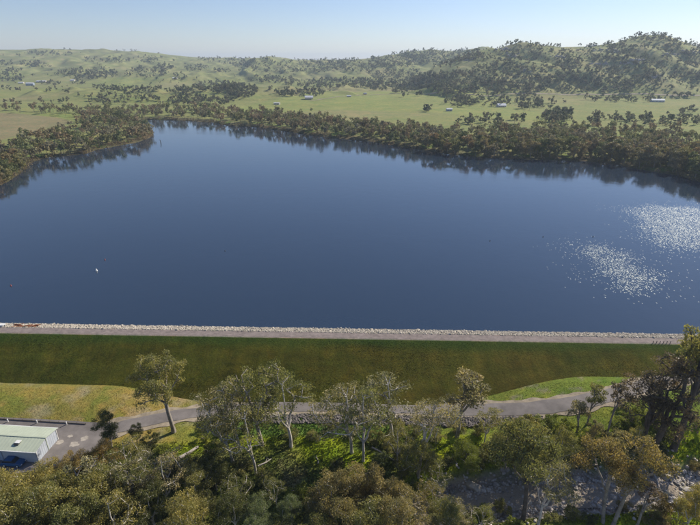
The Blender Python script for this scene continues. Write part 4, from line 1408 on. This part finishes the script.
for px, py, ra in ((84, 439, .75), (60, 443, .8), (70, 436.5, .5), (74, 444.5, .9), (86, 437, .4)):
    x, y = at(px, py, -5.5); rr_ = random.Random(px)
    n_ = 14; vs = [(0, 0, .0)] + [(ra * rr_.uniform(.6, 1.2) * 1.3 * math.cos(6.283 * i / n_), ra * rr_.uniform(.6, 1.1) * math.sin(6.283 * i / n_), -.0) for i in range(n_)]
    o = MB().add(vs, [(0, 1 + i, 1 + (i + 1) % n_) for i in range(n_)]).build('pavement_patch', M['patch'], None, (x, y, H1(x, y) + .23))
    tag(o, kind='structure')

# things on the dam crest
for i in range(6):
    px = 654 + i * 3.4
    x = at(px, 344, 1.5)[0]; y = crest_y(x) + .25
    t = thing('bollard', 'short dark bollard at the right end of the crest, ' + (ORD[i] if i < 5 else 'rightmost'), 'bollard', (x, y, 1.5), 0, 'bollards at the right end of the crest')
    MB().cyl((0, 0, -.1), (0, 0, .65), .08, n=10).build('shaft', M['dark_metal'], t)
    MB().cyl((0, 0, .65), (0, 0, .70), .10, .06, n=10).build('cap', M['dark_metal'], t)
x = at(6.5, 325, 1.0)[0]
t = thing('gauge_box', 'small white concrete gauge box on the pale rocks at the left end of the crest', 'box', (x, crest_y(x) + 3.7, .9))
MB().box(-.8, .4, -.5, .5, 0, 1.0).build('housing', M['white'], t, bevel=.03)
MB().box(-.9, .5, -.6, .6, 1.0, 1.1).build('lid', M['white'], t)
MB().box(.4, .46, -.3, .3, .1, .85).build('door', M['dark_metal'], t)
x = at(29, 325, 1.0)[0]
t = thing('timber_heap', 'heap of rust brown timber on the pale rocks at the left crest end', 'timber heap', (x, crest_y(x) + 4.3, 1.0))
rr_ = random.Random(4)
for i in range(26):
    a = rr_.uniform(-.5, .5); L_ = rr_.uniform(1.2, 3.4); px_, py_, pz_ = rr_.uniform(-2.9, 2.9), rr_.uniform(-.6, .6), rr_.uniform(0, .55)
    MB().cyl((px_ - L_ / 2 * math.cos(a), py_ - L_ / 2 * math.sin(a), pz_), (px_ + L_ / 2 * math.cos(a), py_ + L_ / 2 * math.sin(a), pz_ + rr_.uniform(-.2, .3)), rr_.uniform(.06, .16), rr_.uniform(.05, .1), 7).build('timber', M['rust'], t)

# ------------------------------------------------------------------ on the lake
M['red'] = grain_mat('faded red plastic', (0.30, 0.09, 0.08), .9, 1.1, 3, .5, 0)
for px, py, mt, s_, lab in ((96.5, 271, 'white', 1.0, 'white buoy floating alone on the left half of the lake'), (105, 260, 'red', .6, 'small faded red buoy just above the white buoy'), (11, 286, 'red', .6, 'small faded red buoy near the left edge of the lake'),
                            (225, 251, 'dark_metal', .45, 'small dark buoy left of the lake centre'), (490, 241, 'dark_metal', .45, 'dark buoy on the right half of the lake, farthest from the glitter'),
                            (543, 237, 'dark_metal', .48, 'dark buoy on the right half of the lake, middle of three'), (593, 237, 'dark_metal', .5, 'dark buoy just above the smaller glittering patch')):
    x, y = at(px, py, 0)
    t = thing('buoy', lab, 'buoy', (x, y, 0), 0, 'buoys scattered on the lake')
    t.scale = (s_, s_, s_)
    MB().cyl((0, 0, -.25), (0, 0, .25), .42, .42, 14).cyl((0, 0, .25), (0, 0, .95), .36, .12, 14).build('float', M[mt], t)
    MB().cyl((0, 0, .95), (0, 0, 1.15), .05, .05, 6).build('eyelet', M['dark_metal'], t)
x, y = at(161, 143.5, 0)
t = thing('dead_stump', 'dark dead tree stump standing in the water off the wooded point', 'stump', (x, y, -1))
MB().cyl((0, 0, 0), (-.1, 0, 2.4), .42, .33, 8).cyl((-.1, 0, 2.3), (-.35, 0, 4.2), .33, .2, 8).build('trunk', M['bark_dark'], t)
MB().cyl((-.3, 0, 3.6), (-1.0, .2, 4.7), .17, .08, 6).build('branch', M['bark_dark'], t)

# ------------------------------------------------------------------ farm buildings


def farm(name, lab, px, py, w, d, h, rh, roof, wall, rot=0., nwin=2, veranda=False, cat='house'):
    gx, gy, gz, _ = ground_at(px, py)
    t = thing(name, lab, cat, (float(gx[0]), float(gy[0]), float(gz[0]) - .2), rot)
    MB().prism_x([(-d / 2, 0), (d / 2, 0), (d / 2, h), (0, h + rh - .1), (-d / 2, h)], -w / 2, w / 2).build('wall', M[wall], t)
    for sg in (-1, 1):
        ov = .5
        y0, z0 = sg * (d / 2 + ov), h - rh * ov / (d / 2)
        prof_ = [(y0, z0 + .02), (y0, z0 + .2), (0, h + rh + .18), (0, h + rh)]
        MB().prism_x(prof_ if sg < 0 else prof_[::-1], -w / 2 - .5, w / 2 + .5).build('roof', M[roof], t)
    for i in range(nwin):
        xw = -w / 2 + (i + .5) * w / nwin
        if i == nwin // 2 and nwin > 1:
            MB().box(xw - .5, xw + .5, -d / 2 - .08, -d / 2 - .02, .1, 2.2).build('door', M['timber'], t)
        else:
            f_ = MB().box(xw - .75, xw + .75, -d / 2 - .08, -d / 2 - .02, 1.0, 2.2).build('window', M['white'], t)
            MB().box(xw - .65, xw + .65, -d / 2 - .12, -d / 2 - .09, 1.1, 2.1).build('pane', M['glass'], f_)
    if veranda:
        MB().prism_x([(-d / 2 - 2.6, 2.3), (-d / 2 - 2.6, 2.42), (-d / 2 - .5, 2.82), (-d / 2 - .5, 2.7)][::-1], -w / 2, w / 2).build('veranda_roof', M[roof], t)
        for i in range(5):
            xw = -w / 2 + .2 + i * (w - .4) / 4
            MB().box(xw - .07, xw + .07, -d / 2 - 2.55, -d / 2 - 2.41, 0, 2.32).build('veranda_post', M['white'], t)
    return t


farm('hay_shed', 'tall pale grey farm shed, largest of the homestead buildings on the far left', 30.5, 85.5, 20, 12, 6, 2.6, 'pale_roof', 'blue_roof', .15, 3, cat='shed')
farm('farmhouse', 'long white roofed farmhouse right of the tall pale shed on the far left', 42, 82.5, 30, 12, 4.0, 2.4, 'pale_roof', 'house_wall', -.05, 6, True)
farm('farm_shed', 'low white roofed outbuilding left of the tall pale shed', 21.5, 83.5, 15, 8, 3.2, 1.4, 'pale_roof', 'house_wall', .1, 2, cat='shed')
farm('farmhouse', 'small white roofed house standing apart right of the far left homestead', 73, 81, 14, 9, 3.2, 2, 'pale_roof', 'house_wall', -.2, 3, True)
farm('farm_shed', 'distant pale shed among trees beyond the left paddocks', 175, 79, 14, 8, 3.5, 1.5, 'pale_roof', 'house_wall', .2, 2, cat='shed')
farm('farmhouse', 'cream house with pale roof in a tree clump above the middle of the far shore', 309, 99, 15, 10, 3.6, 2.6, 'pale_roof', 'house_wall', .1, 4, True)
farm('farm_shed', 'low pale shed at the left of the bright green paddock', 277, 104.5, 10, 6, 2.6, 1.0, 'pale_roof', 'house_wall', -.1, 2, cat='shed')
farm('farm_shed', 'small pale shed at the top of the bright green paddock', 349, 97, 8, 5, 2.6, 1.0, 'pale_roof', 'house_wall', 0, 2, cat='shed')
farm('farm_shed', 'small rust walled hut at the top edge of the bright green paddock', 365, 94.5, 6, 4.5, 2.6, .9, 'blue_roof', 'rust', .3, 2, cat='hut')
farm('farm_shed', 'small white roofed shed beside trees at the right end of the bright green paddock', 449, 111, 8, 6, 3.0, 1.2, 'pale_roof', 'blue_roof', .1, 2, cat='shed')
farm('farmhouse', 'white roofed farmhouse at the foot of the steep right hand hill', 501, 107, 13, 9, 3.4, 2.2, 'pale_roof', 'house_wall', .1, 4, True)
farm('farm_shed', 'long grey blue roofed shed in the paddock under the hill at right', 657, 102, 21, 9, 3.4, 1.8, 'blue_roof', 'wall_steel', -.1, 4, cat='shed')

# ------------------------------------------------------------------ grass
r = np.random.default_rng(21)


def tufts(name, X, Y, Z, col, h, label):
    n_ = len(X); V = []; 
    for k in range(3):
        a = r.random(n_) * 6.283; w_ = h * .45; lx_ = r.normal(size=n_) * h * .45; ly_ = r.normal(size=n_) * h * .45
        V.append(np.stack([np.stack([X - np.cos(a) * w_, Y - np.sin(a) * w_, Z - .05], 1), np.stack([X + np.cos(a) * w_, Y + np.sin(a) * w_, Z - .05], 1), np.stack([X + lx_, Y + ly_, Z + h], 1)], 1))
    V = np.stack(V, 1).reshape(-1, 3)
    me = mesh_np(name, V, [np.arange(n_ * 9).reshape(-1, 3)])
    vattr(me, 'Col', np.repeat(np.concatenate([col, np.ones((n_, 1))], 1), 9, 0), 'FLOAT_COLOR')
    tag(link(name, me, M['card']), label, 'grass', kind='stuff')


def off_road(x, y):
    return (seg_dist(x, y, RD) > 2.6) & ~inside(x, y, [tuple(p) for p in np.concatenate([bot, top[::-1]])])


n_ = 90000
Y = r.uniform(62, 99, n_); X = r.uniform(-1, 1, n_) * (Y * .78 + 22)
Z = Hh(X, Y)
dam_z = np.interp(Y - crest_y(X), [-26.35, -.35, 0], [1.42 - 10.4, 1.42, 1.5])
ok = off_road(X, Y) & (Z > dam_z - .1) & (seg_dist(X, Y, CREEK) > 5.5)
X, Y, Z = X[ok], Y[ok], Z[ok]
col = ground_colour(X, Y, Z)[:, :3] * (0.65 + 0.75 * r.random((len(X), 1)))
hgt = r.uniform(.12, .38, len(X)) * np.where((Y > 82) & (np.abs(X) > 20), .38, 1)
tufts('rough_grass', X, Y, Z, col, hgt, 'rough green and straw coloured grass over the flat below the dam')
n_ = 60000
X = r.uniform(-110, 100, n_); D_ = r.uniform(.5, 25, n_); Y = crest_y(X) - D_
Zd = np.interp(-D_, [-26.35, -.35, 0], [1.42 - 10.4, 1.42, 1.5])
ok = Zd > Hh(X, Y) - .1
X, Y, Zd, D_ = X[ok], Y[ok], Zd[ok], D_[ok]
ii = np.clip(np.searchsorted(xs, X), 0, len(xs) - 1); jj = np.clip(7 + (D_ - .85).astype(int), 7, 6 + 26)
col = cc[ii, jj] * (0.65 + 0.75 * r.random((len(X), 1)))
tufts('embankment_grass', X, Y, Zd, col, r.uniform(.05, .13, len(X)), 'coarse olive grass covering the sloping face of the dam')


# look-alikes in one row of the shore woods: told apart by their order from the left
byl = {}
for o in S.objects:
    if o.get('category') == 'tree' and 'rows' in o.get('label', ''):
        byl.setdefault(o['label'], []).append(o)
for lb, L in byl.items():
    if len(L) > 1:
        L.sort(key=lambda o_: project(o_.location.x, o_.location.y, o_.location.z)[0])
        for i, o in enumerate(L):
            o['label'] = lb + ', ' + (ORD[i] if i < len(L) - 1 or i < 1 else 'rightmost')

# ------------------------------------------------------------------ haze
hb = MB().box(-16000, 16000, -60, 12000, -14, 235)
o = hb.build('haze', None)
m = bpy.data.materials.new('haze'); m.use_nodes = True
t = m.node_tree; t.nodes.remove(t.nodes['Principled BSDF'])
pv = t.nodes.new('ShaderNodeVolumePrincipled')
pv.inputs['Color'].default_value = (0.68, 0.82, 1.0, 1)
pv.inputs['Density'].default_value = 1.15e-4
pv.inputs['Anisotropy'].default_value = 0.2
t.links.new(pv.outputs[0], t.nodes['Material Output'].inputs['Volume'])
o.data.materials.append(m)
tag(o, 'thin pale blue haze over the valley', 'haze', kind='stuff')
